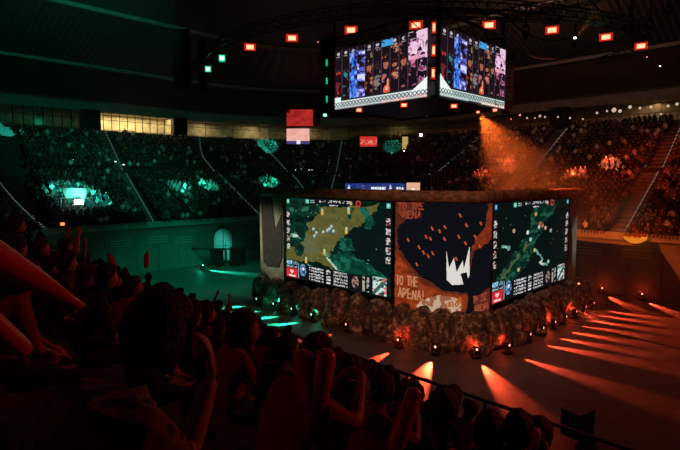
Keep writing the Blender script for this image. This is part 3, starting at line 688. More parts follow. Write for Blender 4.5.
# ---------------------------------------------------------------- floor spotlights around the stage
def floor_light(u,v,du,dv,col,P_,label,grp,deg=50,dn=8,z=.55,lit=True,sx=.42):
    x,y,_=W(u,v); dx,dy,_=W(du,dv); d=Vector((dx,dy,0)).normalized()
    r=empty('floor_spotlight',(x,y,0),label,'floor light',grp)
    R=d.to_track_quat('Y','Z').to_matrix()
    m=MB(); m.box(0,0,.04,.5,.4,.08,R); m.beam(R@Vector((-.22,0,.05)),R@Vector((-.22,0,z)),.05); m.beam(R@Vector((.22,0,.05)),R@Vector((.22,0,z)),.05); m.build('floor_stand',M['black'],r)
    m=MB(); m.tube([R@Vector((0,-.16,z+.03)),R@Vector((0,.12,z-.02))],[.11,.15],12); lh_=m.build('lamp_head',M['black'],r)
    m=MB(); m.lathe(R@Vector((0,.125,z-.02)),[(.07,0),(.07,.015)],12,0,R@Matrix.Rotation(-math.pi/2,3,'X')); m.build('lamp_core',M['lensc'] if col[0]>.5 else M['lensg'],lh_)
    if lit:
        s=Vector((x,y,z))+d*.2; o=spot(s,s+d*math.cos(math.radians(dn))-Vector((0,0,math.sin(math.radians(dn)))),col,P_,deg,.9,.03); o.scale=(sx,1,1)
        l=bpy.data.lights.new('spill','POINT'); l.energy=P_*.0022; l.color=(col[0],col[1]*.8,col[2]*.8); l.shadow_soft_size=.08
        o=bpy.data.objects.new('spill',l); COL.objects.link(o); o.location=Vector((x,y,z+.15))-d*.25
FR=8000; FT=12000
for v in (32.5,30.3,28.1,25.9): floor_light(23.2,v,-1,.5,TEAL,FT,'small floor spotlight throwing a teal wedge from the left rock skirt','teal floor lights at the stage')
for k,q in enumerate((-.3,.16,.42,.68,.92)):
    o1,o2=((23.2,22.5),(21.2,23.0)) if q<0 else (boff(q,1.9),boff(q,4))
    floor_light(*o1,o2[0]-o1[0],o2[1]-o1[1],RED,FR,['floor spotlight with a red wedge where the teal ones end','floor spotlight with a red wedge just left of the stage front corner','floor spotlight at the very front of the rounded stage corner','floor spotlight with a red wedge right of the stage front corner','floor spotlight where the long red beams begin at the right face'][k],None)
for u in (29.6,31.5,33.4,35.3,37.2,39.1,40.8): floor_light(u,13.1,.15,-1,RED,FR*1.3,'floor spotlight throwing a long red beam from the right rock skirt','red floor lights at the stage')
for s in (10.3,13.4):
    u,v,a=P(s,-1.0); floor_light(u,v,-.75,-.75,RED,FR*.8,{10.3:'floor spotlight at the foot of the right rink wall, below the flower basket',13.4:'floor spotlight at the foot of the right rink wall, nearer the stage'}[s],None)
for s in (63.4,68.4):
    u,v,a=P(s,-3.0); floor_light(u,v,.35,-1,TEAL,FT*1.2,{63.4:'floor spotlight by the left rink wall nearer the stage, teal wedge',68.4:'floor spotlight by the left rink wall farther from the stage, teal wedge'}[s],None)
p=Vector(W(38.6,13.4,2.3)); lamp(p,'red lamp shining down beside the right end of the right stage screen',M['lensr'],M['lensc'],.2,.16,None,(0,0,9),'stage_spotlight',.1)
spot(p+Vector((.1,-.3,-.1)),p+Vector((.3,-1.2,-2.3)),RED,500,50,.5,.03)
# ---------------------------------------------------------------- concourse windows
wn=0
def windows(s0,s1,t=24.3,z0=17.3,z1=19.9,step=1.08):
    global wn
    wn+=1; r=empty('window_%d'%wn); struct(r); f=MB(); g=MB()
    n=int((s1-s0)/step); pts=[Vector(W(*P(s0+(s1-s0)*i/n,t)[:2],0)) for i in range(n+1)]
    Z=lambda p,z:Vector((p.x,p.y,z))
    for i,p in enumerate(pts):
        f.beam(Z(p,z0),Z(p,z1),.09)
        if i<n:
            for z in (z0+.06,z0+1.5,z1-.05): f.beam(Z(p,z),Z(pts[i+1],z),.07)
            g.add([Z(p,z0),Z(pts[i+1],z0),Z(pts[i+1],z1),Z(p,z1)],[(0,1,2,3)])
    f.build('window_frame',M['black'],r); g.build('glazing',M['glass'],r)
for a,b in((57.9,69.6),(71.6,82.2),(84,95),(53.0,56.6),(50.2,52.6),(44.5,49)): windows(a,b)
def area(loc,aim,sx,sy,col,P_):
    l=bpy.data.lights.new('area','AREA'); l.shape='RECTANGLE'; l.size=sx;l.size_y=sy; l.energy=P_; l.color=col
    o=bpy.data.objects.new('area',l); COL.objects.link(o); o.location=loc; o.rotation_euler=(Vector(aim)-Vector(loc)).to_track_quat('-Z','Y').to_euler(); return o
WARM=(1,.80,.42)
for s,p in((59,75),(61.5,95),(64,110),(66.5,115),(68.9,75),(73,1),(78,.6),(84,.5),(55.2,45),(53.2,40),(51,28),(47,9),(57.0,14),(90,1)):
    u,v,a=P(s,26.6); x,y,_=W(u,v); area((x,y,19.95),(x,y+.01,17.3),1.5,1.2,WARM,p*2.0)
# dark stair portals and columns before the windows
for s,l in((70.4,'dark entrance portal at the head of the stairs left of the lit windows'),(56.9,'dark entrance portal between the two runs of lit windows'),(83.2,'dark entrance portal at the far left of the concourse'),(27.3,'dark entrance portal above the stairs right of the hanging screens')):
    u,v,a=P(s,23.6); x,y,_=W(u,v); R=Matrix.Rotation(a+math.pi/4,3,'Z')
    r=empty('entrance_portal',(x,y,17.2),l,'doorway'); m=MB()
    for yy in(-1.0,1.0): m.box(*(R@Vector((0,yy,1.4))),1.0,.35,2.8,R)
    m.box(*(R@Vector((0,0,2.65))),1.0,2.2,.35,R); m.build('portal_frame',M['black'],r)
    m=MB(); m.box(*(R@Vector((.3,0,1.25))),.08,1.7,2.5,R); m.build('portal_curtain',M['black'],r)
# right concourse: railing and globe lamps
rl=MB()
for s0,s1 in((-8,26),):
    n=int((s1-s0)/1.5); pv=None
    for i in range(n+1):
        u,v,a=P(s0+(s1-s0)*i/n,24.5); p=Vector(W(u,v,17.3)); rl.beam(p,p+Vector((0,0,1.05)),.05)
        if pv: rl.beam(pv+Vector((0,0,1.05)),p+Vector((0,0,1.05)),.06); rl.beam(pv+Vector((0,0,.5)),p+Vector((0,0,.5)),.04)
        pv=p
tag(rl.build('concourse_railing',M['rail']),'metal railing along the top of the red right-hand stand','railing')
for i_,s_ in enumerate((70.5,56.9)):
    pw=MB(); q=[Vector(W(*P(s_+o_,t_)[:2],z_)) for z_ in(17.3,20.05) for o_,t_ in((-.15,24.4),(.15,24.4),(.15,28.4),(-.15,28.4))]; pw.add(q,[(0,1,2,3),(4,7,6,5),(0,4,5,1),(1,5,6,2),(2,6,7,3),(3,7,4,0)]); struct(pw.build('wall_light_baffle',M['cwall']))  # added partition that keeps concourse lamp light out of the dim windows
bulb=emat('warm globe',(1,.75,.55),.6)
gl0=None
for i,(x,y,r_) in enumerate([(597,113,.14),(607,111,.12),(614,110,.27),(620,111,.2),(630,107,.2),(640,108,.15),(651,107,.17),(661,114,.12),(668,106,.16),(677,104,.17),(570,118,.13),(558,117,.12),(545,117,.12),(540,116,.16),(535,118,.1),(527,118,.12),(583,119,.1)]):
    h=at(x,y,0.1+{0:68}.get(0)-(x-540)*.07)
    r=empty('globe_lamp',h,None,'lamp','globe lamps along the right concourse')
    r['label']='small warm globe lamp hanging over the right concourse'
    m=MB(); m.lathe((0,0,0),[(r_*.3,-r_),(r_*.85,-r_*.6),(r_,0),(r_*.8,r_*.6),(r_*.3,r_)],10); m.build('glass_globe',bulb,r,True)
    m=MB(); m.tube([(0,0,r_),(0,0,1.4)],.02,5); m.build('lamp_cord',M['black'],r)
for s in(2,10,18):
    u,v,a=P(s,26.5); x,y,_=W(u,v); area((x,y,19.95),(x,y+.01,17.3),5,1.2,(1,.6,.35),40)
# ---------------------------------------------------------------- boards and flags
def led_board(px0,px1,py0,py1,D,name,label,color_fn,nx,ny,cat='screen'):
    a=at(px0,py0,D);b=at(px1,py0,D);z1=at(px0,py1,D).z
    o=Vector(((a.x+b.x)/2,D,z1)); r=empty(name,o,label,cat)
    A,B=grid(nx,ny); C=color_fn(A,B)
    raster(lambda p,q:(a.x+(b.x-a.x)*p-o.x,-.02,a.z+(z1-a.z)*q-o.z),nx,ny,C,'display',M['px'],r)
    m=MB(); m.box(0,.12,(a.z-z1)/2,abs(b.x-a.x)+.15,.24,a.z-z1+.15); m.build('cabinet',M['black'],r); return r
def ribbon(A,B):
    C=np.zeros(A.shape+(3,)); C[:]=(.006,.022,.13); n=vnoise(A,B,20,5,2); C[n>.55]=(.03,.05,.25)
    put(C,ell(A,B,.065,.6,.02,.28),(.75,.85,1)); put(C,rct(A,B,.055,.2,.08,.5),(.3,.5,.8)); put(C,ell(A,B,.30,.5,.03,.4)&(n>.45),(.14,.10,.32))
    put(C,write(A,B,'MOVEMENT',.44,.48,.025,.34,.0085,.2,0,1)|rct(A,B,.44,.78,.66,.86)&(n>.5),(.85,.9,1)); put(C,write(A,B,'KIA',.86,.48,.03,.36,.009,.25,0,1),(.9,.92,1)); put(C,inpoly(A,B,[(.72,.9),(.75,.1),(.79,.9)]),(.6,.55,.6)); return C
led_board(345,405.5,183.2,191.5,62,'ribbon_board','long dark blue ribbon board with white lettering above the stage ledge',ribbon,160,24)
def peach(A,B):
    C=np.zeros(A.shape+(3,)); C[:]=(.80,.42,.26); put(C,ell(A,B,.5,.72,.12,.12),(.9,.85,.8)); return C
led_board(406.5,420,182.6,191.8,62,'ribbon_board','small peach coloured board at the right end of the blue ribbon board',peach,16,10)
def pink(A,B):
    C=np.zeros(A.shape+(3,)); C[:]=(.85,.42,.36); n=vnoise(A,B,6,3,2); C*=(.8+.4*n)[...,None]; put(C,B>.8,(.06,.05,.2)); put(C,ell(A,B,.52,.9,.08,.16),(.8,.8,1)); return C
led_board(286.5,309.5,128.6,144,86,'wall_screen','pink lit screen above the end of the far left stand',pink,30,20)
def redt(A,B):
    C=np.zeros(A.shape+(3,)); C[:]=(.01,.004,.004); m=B>A*.0+.05; C[:]=(.42,.022,.018); n=vnoise(A,B,5,3,2); C*=(.5+.8*n)[...,None]; put(C,(A<.12)&(B<.2),(.05,0,0)); return C
r=led_board(286.5,313,109.5,126,86,'hanging_banner_screen','red lit banner screen directly above the pink screen',redt,30,20)
def redb(A,B):
    C=np.zeros(A.shape+(3,)); C[:]=(.62,.03,.02); n=vnoise(A,B,14,9,2); put(C,(n>.55)&(B>.3)&(B<.8),(.75,.25,.2)); return C
led_board(360,377,136.5,146.5,84,'wall_screen','small red lit screen on the far stands left of centre',redb,30,16)
m=emat('yellow lit panel',(.55,.40,.12),.8)
o=at(405,152,84); r=empty('lit_sign_column',o,'narrow yellow lit column on the far stands below the cube','sign'); b=MB(); b.box(0,0,1.3,.9,.4,2.4); b.build('lit_panel',m,r); b=MB(); b.box(0,.1,.05,1.2,.5,.2); b.build('base_plate',M['black'],r)
def pennant(px,py,w_,h_,D,label):
    a=at(px,py,D); r=empty('triangular_banner',(a.x,a.y,a.z-h_),label,'banner')

    b=MB(); b.add([(-w_/2,-.03,h_),(w_/2,-.03,h_),(0,-.03,0),(-w_/2,.03,h_),(w_/2,.03,h_),(0,.03,0)],[(0,1,2),(3,5,4),(0,3,4,1),(1,4,5,2),(2,5,3,0)]); b.build('cloth',M['tealcloth'],r)
    b=MB(); b.beam((0,.06,-2.2),(0,.06,h_),.07); b.beam((-w_/2,.06,h_),(w_/2,.06,h_),.06); b.build('pole',M['rail'],r)

pennant(51.5,143,1.3,1.55,65,'inverted triangular teal banner above the seats at the far left')
pennant(158,149,1.2,1.4,80,'dim inverted triangular banner beside the lit concourse windows')
pennant(597.5,146,1.5,1.7,62,'inverted triangular pale banner in the red right-hand stand')
# line array speaker towers
def array(px,py0,py1,D,w_,label,leds=()):
    a=at(px,py0,D);b=at(px,py1,D); r=empty('line_array_speaker',b,label,'speaker'); n=max(4,int((a.z-b.z)/.45)); H=a.z-b.z
    for i in range(n):
        q=MB(); z=H*(i+.5)/n; off=.25*(1-i/n)**2*2; q.box(0,off,z,w_,.7,H/n*.9,Matrix.Rotation(-.35*(1-i/n),3,'X')); q.build('speaker_cabinet',M['black'],r)
    q=MB(); q.beam((-w_*.3,.3,H),(-w_*.3,.3,H+4),.04); q.beam((w_*.3,.3,H),(w_*.3,.3,H+4),.04); q.beam((-w_*.5,.3,H+.1),(w_*.5,.3,H+.1),.15); q.build('rigging_frame',M['truss'],r)
    for y in leds:
        z=at(px,y,D).z-b.z; q=MB(); q.box(0,-.5,z,.14,.12,.55); q.build('green_indicator',M['lensgr'],r)
array(182,30,88,58,1.9,'tall curved line array speaker hanging under the far left roof edge')
array(203,40,92,66,1.1,'narrow line array speaker hanging behind the two green lights')
array(327,38,112,47,1.1,'tall line array speaker with three green indicators left of the cube',(64,82,100))
array(508,55,112,50,.8,'slim line array speaker right of the hanging screens')
# ---------------------------------------------------------------- things by the rink wall
def box_thing(name,label,cat,loc,rz,parts):
    r=empty(name,loc,label,cat,None,rz)
    for nm,mm,boxes in parts:
        b=MB()
        for q in boxes: b.box(*q)
        b.build(nm,M[mm],r)
    return r
g=lambda px,py:(lambda d:(d[0]*-EYE/d[2],d[1]*-EYE/d[2],0))(ray(px,py))
# camera crane on the left floor
c=g(226,266); r=empty('camera_crane',c,'long black camera crane standing on the teal-lit floor before the left wall','camera crane')
b=MB(); b.box(0,0,.5,1.6,1.2,.25); b.beam((0,0,.5),(0,0,2.0),.22)
for sx in(-.6,.6):
    for sy in(-.45,.45): b.tube([(sx,sy-.06,.19),(sx,sy+.06,.19)],.19,12)
b.build('crane_dolly',M['black'],r)
b=MB(); b.beam((-6.2,0,2.05),(4.4,0,1.95),.16); b.beam((-6.2,0,2.25),(3.4,0,2.45),.04); b.beam((0,0,1.9),(0,0,2.7),.06); b.build('crane_boom',M['black'],r)
b=MB(); b.box(-6.3,0,1.85,.45,.35,.4); b.tube([(-6.3,-.2,1.85),(-6.3,-.5,1.85)],.1,10); b.build('camera_head',M['black'],r)
b=MB(); b.box(4.5,0,1.95,.7,.5,.5); b.build('counterweight',M['black'],r)
c=g(217,265); box_thing('flight_case','black wheeled flight case below the camera crane boom','case',c,.2,[('case_body','black',[(0,0,1.0,1.5,1.0,1.8)]),('case_edge','rail',[(0,0,1.9,1.55,1.05,.07),(0,0,.12,1.55,1.05,.07)])])
c=g(238,265); box_thing('flight_case','tall black flight case just right of the crane dolly','case',c,.1,[('case_body','black',[(0,0,1.1,1.8,1.0,2.0)]),('case_edge','rail',[(0,0,2.1,1.85,1.05,.07),(0,0,.12,1.85,1.05,.07)])])
# arched players' tunnel mouth in the left wall
u,v,a=P(63.9,-.12); x,y,_=W(u,v); R=a+math.pi/4
r=empty('arched_tunnel_gate',(x,y,0),'pale arched tunnel gate in the left rink wall, lit cyan','gate',None,R)
b=MB(); n=14; pts=[(-1.35,0),(-1.35,3.0)]+[(-1.35*math.cos(math.pi*i/n),3.0+1.25*math.sin(math.pi*i/n)) for i in range(1,n)]+[(1.35,3.0),(1.35,0)]
b.add([(-.05,p,z) for p,z in pts]+[(.02,p,z) for p,z in pts],[tuple(range(len(pts))),tuple(range(2*len(pts)-1,len(pts)-1,-1))]+[(i,(i+1)%len(pts),(i+1)%len(pts)+len(pts),i+len(pts)) for i in range(len(pts))]); b.build('gate_leaf',M['cap'],r)
b=MB(); b.tube([(-.08,p,z) for p,z in pts],.07,6); b.beam((-.1,0,0),(-.1,0,4.2),.06); b.build('gate_frame',M['rail'],r)
# wall vents
for i,(s,z) in enumerate([(72,3.2),(69,2.9),(76,3.1),(59,3.0),(11,3.4),(5,3.4),(15,3.3),(-1,3.4)]):
    u,v,a=P(s,-.05); x,y,_=W(u,v); r=empty('wall_vent',(x,y,z),'slotted grille in the %s rink wall'%('left' if i<4 else 'right'),'vent','slotted grilles in the %s rink wall'%('left' if i<4 else 'right'),a+math.pi/4)
    b=MB()
    for k in range(3): b.box(0,0,.28*k,.05,2.2,.09)
    b.build('slats',M['cap'],r)
# flower basket on the right parapet
h=at(635,243,41.6); r=empty('flower_basket',h,'round orange flower basket with added glow on the right parapet','flower basket')
ob=mat('orange basket',(.85,.30,.03),.6,emis=(1,.30,.02),est=.7)  # emission stands in for orange light falling on the basket
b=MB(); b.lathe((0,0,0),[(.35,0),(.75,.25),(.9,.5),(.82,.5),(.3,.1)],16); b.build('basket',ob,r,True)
b=MB(); rs=random.Random(4)
for k in range(46):
    an=rs.uniform(0,6.28); rr=rs.uniform(0,.8); zz=.55+rs.uniform(0,.7)*(1.1-rr); p=Vector((rr*math.cos(an),rr*math.sin(an),zz)); s_=.09
    b.add([p+Vector(q)*s_ for q in((1,0,0),(0,1,0),(-1,0,0),(0,-1,0),(0,0,1),(0,0,-1))],[(0,1,4),(1,2,4),(2,3,4),(3,0,4),(1,0,5),(2,1,5),(3,2,5),(0,3,5)])
    b.beam((p.x*.3,p.y*.3,.3),p,.02)
tag(b.build('blossoms',mat('orange blossoms',(.8,.22,.12),.7),r),kind='stuff')
# platform with follow spot in the left stand
h=hit(82,214); r=empty('follow_spot_platform',(h[0],h[1],h[2]-.3),'small raised booth with a bright white follow spot in the left stand','booth')
b=MB(); b.box(0,0,.5,3.2,1.8,1.1); b.build('booth_deck',M['conc'],r)
b=MB()
for sx in(-1.6,0,1.6): b.beam((sx,-.9,1.0),(sx,-.9,2.0),.07)
b.beam((-1.6,-.9,2.0),(1.6,-.9,2.0),.07); b.build('booth_rail',M['cap'],r)
b=MB(); b.add([(-1.5,-.95,3.0),(1.3,-.95,3.0),(.9,-.95,2.0),(-1.1,-.95,2.0),(-1.5,-.85,3.0),(1.3,-.85,3.0),(.9,-.85,2.0),(-1.1,-.85,2.0)],[(0,3,2,1),(4,5,6,7),(0,1,5,4),(1,2,6,5),(2,3,7,6),(3,0,4,7)]); b.build('teal_reflector',M['tealcloth'],r)
lamp((h[0]+.3,h[1]-1.1,h[2]+1.3),'bright white follow spot glowing in the booth in the left stand',M['lensw'],M['lensw'],.8,.5,None,(0,0,10),'follow_spot',.2)
lamp(at(62.5,224,36),'small orange lamp low in the left stand below the white follow spot',emat('orange lamp',(1,.25,.03),1.5),emat('orange lamp core',(1,.35,.08),1.5),.28,.22,None,(0,0,10),'hall_lamp',.2)
spot(Vector((h[0]+.3,h[1]-2.2,h[2]+2.4)),Vector((h[0]-.5,h[1]+1,h[2]+1)),(.35,1,.85),300,120,.8,.3)
# row of tiny aisle lamps on the cross aisle
gm=emat('tiny aisle lamp',(.75,1,.9),1.6)
for i,(x,y) in enumerate([(53,158),(63,159),(67,160),(73,160),(89,160),(105,161),(116,162),(124,165),(296,170),(302,169),(309,170),(312,170),(103,205),(262,169)]):
    h=hit(x,y+1.5); b=MB(); b.box(0,0,0,.24,.12,.12); tag(b.build('aisle_lamp',gm,None,False,(h[0],h[1]-.1,h[2]+.25)),'tiny pale aisle lamp on the upper cross aisle of the left stand','lamp','tiny aisle lamps in the left stand')
# case on the floor near us and near guard rail
c=g(587,446); box_thing('equipment_case','dark equipment case on the floor in front of the guard rail','case',(c[0],c[1]+.8,0),.6,[('case_body','black',[(0,0,.55,1.0,.8,1.0)]),('case_edge','rail',[(0,0,1.06,1.03,.83,.05)])])
r=empty('guard_rail',W(8,12,5.4),'dark metal guard rail with glass panels along the near parapet','railing'); O=Vector(r.location); n=22
rp_=MB(); gp=MB()
for i in range(n+1):
    v=.8+i*1.75; p=Vector(W(8.0,v,5.42))-O
    q=MB(); q.beam(p,p+Vector((0,0,.62)),.045); q.build('post',M['rail'],r)
    if i<n:
        p2=Vector(W(8.0,v+1.75,5.42))-O; rp_.beam(p+Vector((0,0,.62)),p2+Vector((0,0,.62)),.055)
        gp.add([p+Vector((0,0,.05)),p2+Vector((0,0,.05)),p2+Vector((0,0,.55)),p+Vector((0,0,.55))],[(0,1,2,3)])
rp_.build('top_rail',M['rail'],r); gp.build('glass_panel',glassmat('rail glass',(.1,.1,.1),.1,.12),r)
# rail on the rink floor
r=empty('floor_barrier',g(440,392),'low black barrier rail on the floor beyond the near crowd','railing'); O=Vector(r.location)
pts=[Vector(W(15.5,v,0))-O for v in (2,4.4,6.8,9.2,11.6,14,16.4,18.8,21.2,23.6)]
q=MB()
for i in range(len(pts)-1): q.beam(pts[i]+Vector((0,0,1.05)),pts[i+1]+Vector((0,0,1.05)),.05); q.beam(pts[i]+Vector((0,0,.15)),pts[i+1]+Vector((0,0,.15)),.05)
q.build('top_rail',M['rail'],r)
for p in pts: q=MB(); q.beam(p,p+Vector((0,0,1.05)),.06); q.build('post',M['rail'],r)
r=empty('cable_ramp',g(640,340),'long black cable ramp lying across the red floor','cable cover'); O=Vector(r.location)
q=MB(); q.beam(Vector(g(560,320))-O,Vector(g(690,352))-O,.25,.06); q.build('ramp_strip',M['black'],r)
# ---------------------------------------------------------------- wash lights (on the curved truss, and unseen ones elsewhere)
LR=rpts
def wash(loc,aim,col,P_,deg): return spot(Vector(loc),aim,col,P_,deg,.8,.4)
L1=rpts[1]-Vector((0,0,.6)); 
wash(rpts[0]+Vector((0,-.8,-.6)),(-26,62,9),(.02,1,.60),2300,75)
wash(rpts[1]+Vector((0,-.8,-.6)),(-12,80,12),(.02,1,.60),1300,60)
wash(rpts[2]+Vector((0,-.8,-.6)),(-13,50,0),(.0,1,.5),9000,60)
wash(rpts[7]+Vector((0,-.8,-.6)),(14,24,0),(1,.07,.02),1200,70)
wash(rpts[8]+Vector((0,-.8,-.6)),(24,30,0),(1,.08,.02),1800,70)
wash(rpts[9]+Vector((0,.8,-.6)),(34,52,9),(1,.085,.03),5500,80)
wash(rpts[7]+Vector((0,1,-.6)),(22,66,11),(1,.22,.12),1600,60)
wash((-20,44,26),(-34,66,27),(.02,1,.55),2200,90)
wash((0,6,22),(6.5,31,4),(1,.34,.20),9500,42)  # added unseen front wash to brighten the stage rocks and ledge
wash((-18,34,14),(-5.5,40.5,5),(1,.95,.72),7000,20)  # added unseen lamp that brightens the left end panel
wash((27,30,13),(19.5,39.5,5.5),(.8,1,.8),3000,16)  # added unseen lamp that brightens the right end panel
wash((17,12,15),(0,4,9),(1,.085,.045),1700,50)
wash((-9,3,15),(-2.5,5,9),(1,.03,.01),120,60)
wash((18,50,26.5),(28,66,31),(1,.45,.25),1500,150)  # added lamp lightening the right roof so trusses stand out dark
wash((22,44,28),(20,40,33),(.12,1,.62),260,160)  # added teal lamp lightening the roof above the trusses
u_,v_,_=P(63.9,-.3); wash(rpts[2]+Vector((0,0,-.9)),(*W(u_,v_)[:2],2.2),(.08,1,.85),26000,6.5)
wash(at(598,34,41),at(590,-30,43),(.02,1,.6),120,120)  # added teal lamp for glints around the upper right trusses
wash((4,46,22),(2,60,33),(1,.35,.25),900,120)
# tight beams that pick out patches of the crowd
for (x,y),c,p in (((80,203),(.05,1,.75),24000),((178,193),(.03,1,.7),30000),((208,192),(.03,1,.65),26000),((268,188),(.03,1,.65),22000),((268,150),(.03,1,.65),24000),((8,135),(.03,1,.65),36000),((578,180),(1,.12,.04),110000),((609,172),(1,.18,.06),130000),((506,172),(1,.12,.04),80000),((483,181),(1,.12,.04),30000),((392,152),(.03,1,.65),8000)):
    h=hit(x,y); s=rpts[4] if x>250 else rpts[1]
    a=Vector(h[:3])+Vector((0,0,.8)); src=a+ (Vector((6,42,21))-a).normalized()*24
    D=h[1]; rad=(24 if x==80 else 9 if x<120 else 10)*D/500
    spot(src,a,c,p*2.2,2*math.degrees(math.atan(rad/24)),.35,.05)
# orange hazy beam
src=at(479.5,113,36.5); end=src+Vector((8.5,5,-10.5)); d=(end-src)
hm=bpy.data.materials.new('haze'); hm.use_nodes=True; nt=hm.node_tree; nt.nodes.remove(nt.nodes['Principled BSDF']); vs_=nt.nodes.new('ShaderNodeVolumeScatter'); vs_.inputs['Density'].default_value=.022; vs_.inputs['Anisotropy'].default_value=.2
nt.links.new(vs_.outputs[0],nt.nodes['Material Output'].inputs['Volume'])
b=MB(); Rq=d.to_track_quat('Z','Y').to_matrix(); b.lathe((0,0,0),[(.15,.2),(8.6,d.length),(8.0,d.length+1)],20,0,Rq); o=b.build('haze_beam',hm,None,False,src); tag(o,'orange haze drifting in the beam below the right hanging screen','haze',None,'stuff')
spot(src+d.normalized()*.1,end,(1,.14,.018),28000,62,1.0,.05)

src=at(576,37,42); end=at(601,8,43.5); d=end-src; b=MB(); b.lathe((0,0,0),[(.1,.15),(.55,d.length),(.5,d.length+.1)],14,0,d.to_track_quat('Z','Y').to_matrix()); o=b.build('haze_beam',hm,None,False,src); tag(o,'thin orange beam of haze rising from the small white lamp on the truss','haze',None,'stuff')
spot(src+d.normalized()*.12,end,(1,.25,.05),2500,16,.3,.04)
# ---------------------------------------------------------------- people
def ev(o):
    dg=bpy.context.evaluated_depsgraph_get(); me=bpy.data.meshes.new_from_object(o.evaluated_get(dg)); return me
def kill(o):
    me=o.data; bpy.data.objects.remove(o); 
    if me and me.users==0: bpy.data.meshes.remove(me)
def skin(nodes,edges,root,sub=1):
    me=bpy.data.meshes.new('t'); ks=list(nodes); idx={k:i for i,k in enumerate(ks)}
    me.from_pydata([nodes[k][0] for k in ks],[(idx[a],idx[b]) for a,b in edges],[])
    o=bpy.data.objects.new('t',me); COL.objects.link(o); md=o.modifiers.new('s','SKIN'); md.use_smooth_shade=True
    for k in ks:
        sv=me.skin_vertices[0].data[idx[k]]; r=nodes[k][1]; sv.radius=(r,r) if not isinstance(r,tuple) else r; sv.use_root=(k==root)
    if sub: q=o.modifiers.new('u','SUBSURF'); q.levels=sub; q.render_levels=sub
    out=ev(o); kill(o); return out
def arrays(me):
    v=np.empty(len(me.vertices)*3); me.vertices.foreach_get('co',v); return v.reshape(-1,3),[tuple(p.vertices) for p in me.polygons]
def head_mesh(mb,c,yaw,pitch,sc=1.0,roll=0):
    R=Matrix.Rotation(yaw,3,'Z')@Matrix.Rotation(pitch,3,'X')@Matrix.Rotation(roll,3,'Y'); nu,nv=28,20; vs=[]
    for j in range(nv+1):
        th=math.pi*j/nv
        for i in range(nu):
            ph=2*math.pi*i/nu; x,y,z=math.sin(th)*math.sin(ph),math.sin(th)*math.cos(ph),math.cos(th)   # +y = face
            X=x*.076; Y=y*.097; Z=z*.118
            if z<0: X*=1+.22*z; Y=Y*(1+.10*z)+(-.012*z if y>0 else .03*z*0)
            if y>.75 and -.35<z<.18: Y+=.016*max(0,1-abs(x)*7)*(1-abs(z+.12)*2.5)          # nose
            if y>.5 and abs(abs(x)-.38)<.2 and abs(z-.12)<.12: Y-=.008                        # eye sockets
            if y>.7 and abs(z+.42)<.08 and abs(x)<.3: Y+=.004
            vs.append(R@Vector((X,Y,Z))*sc+Vector(c))
    fs=[(j*nu+i,(j+1)*nu+i,(j+1)*nu+(i+1)%nu,j*nu+(i+1)%nu) for j in range(nv) for i in range(nu)]
    mb.add(vs,fs)
    nz=R@Vector((0,.108,-.018)); mb.lathe(Vector(c)+nz*sc,[(.004,-.014),(.013,-.008),(.010,.004),(.004,.022)],8,0,R)
    for sx in(-1,1):
        e=R@Vector((sx*.078,-.005,-.005))*sc; mb.lathe(Vector(c)+e,[(.006,-.03),(.013,-.01),(.016,.015),(.007,.03)],8,0,R)
    return R
def hair_mesh(c,R,sc,style,seed):
    mb=MB(); nu,nv=30,20; vs=[]
    for j in range(nv+1):
        th=math.pi*j/nv
        for i in range(nu):
            ph=2*math.pi*i/nu; x,y,z=math.sin(th)*math.sin(ph),math.sin(th)*math.cos(ph),math.cos(th)
            f=y*1.0-z*.9                       # face side / below the hairline
            cover=f<.25 and (z>-.55 or style=='long')
            k=1.13+.05*noise.noise(Vector((x*3+seed,y*3,z*3)))+.03*noise.noise(Vector((x*9+seed,y*9,z*9)))
            if style=='full': k+=.05+.10*max(0,z)
            if not cover: k=.80
            X,Y,Z=x*.078*k,y*.099*k,z*.120*k
            if style=='long' and y<.15 and z<0: Z=z*.30; X=x*.10*(1 if abs(x)>.1 else 1); Y=min(Y,-.03)-.02
            vs.append(R@Vector((X,Y,Z))*sc+Vector(c))
    mb.add(vs,[(j*nu+i,(j+1)*nu+i,(j+1)*nu+(i+1)%nu,j*nu+(i+1)%nu) for j in range(nv) for i in range(nu)])
    return mb
def hand(mb,wr,dirn,palmn,sc,curl,side):
    """palm and five fingers as tapered chains, added to the body before it is fused"""
    d=Vector(dirn).normalized(); n=Vector(palmn); n=(n-d*n.dot(d)).normalized(); s=d.cross(n)*side; wr=Vector(wr)
    pc=wr+d*.045*sc
    vs=[]
    for a,hw,ht in((0,.026,.018),(.03,.036,.016),(.07,.042,.014),(.095,.040,.011)):
        for k in range(8):
            an=2*math.pi*k/8; vs.append(wr+(d*a+s*hw*math.cos(an)+n*ht*math.sin(an))*sc)
    mb.add(vs,[(i*8+k,i*8+(k+1)%8,(i+1)*8+(k+1)%8,(i+1)*8+k) for i in range(3) for k in range(8)]+[tuple(range(8))[::-1],tuple(range(24,32))])
    for j,(off,L) in enumerate(((-.030,.070),(-.010,.080),(.011,.075),(.031,.058))):
        p=wr+(d*.085+s*off)*sc; pts=[p]; dd=d.copy()
        for q,fr in enumerate((.42,.32,.26)):
            ang=curl*(.6+.4*q); dd=(dd*math.cos(ang)+n*math.sin(ang)).normalized(); nn=n; pts.append(pts[-1]+dd*L*fr*sc)
        mb.tube(pts,[.0105*sc,.010*sc,.009*sc,.007*sc],8)
    p=wr+(d*.03-s*.03)*sc; t1=(d*.55-s*.75+n*.3).normalized(); pts=[p,p+t1*.035*sc,p+(t1*.035+(d*.8-s*.3+n*.5).normalized()*.03)*sc,p+(t1*.035+(d*.8-s*.3+n*.5).normalized()*.03+(d*.8+n*.5).normalized()*.025)*sc]
    mb.tube(pts,[.014*sc,.012*sc,.011*sc,.008*sc],8)
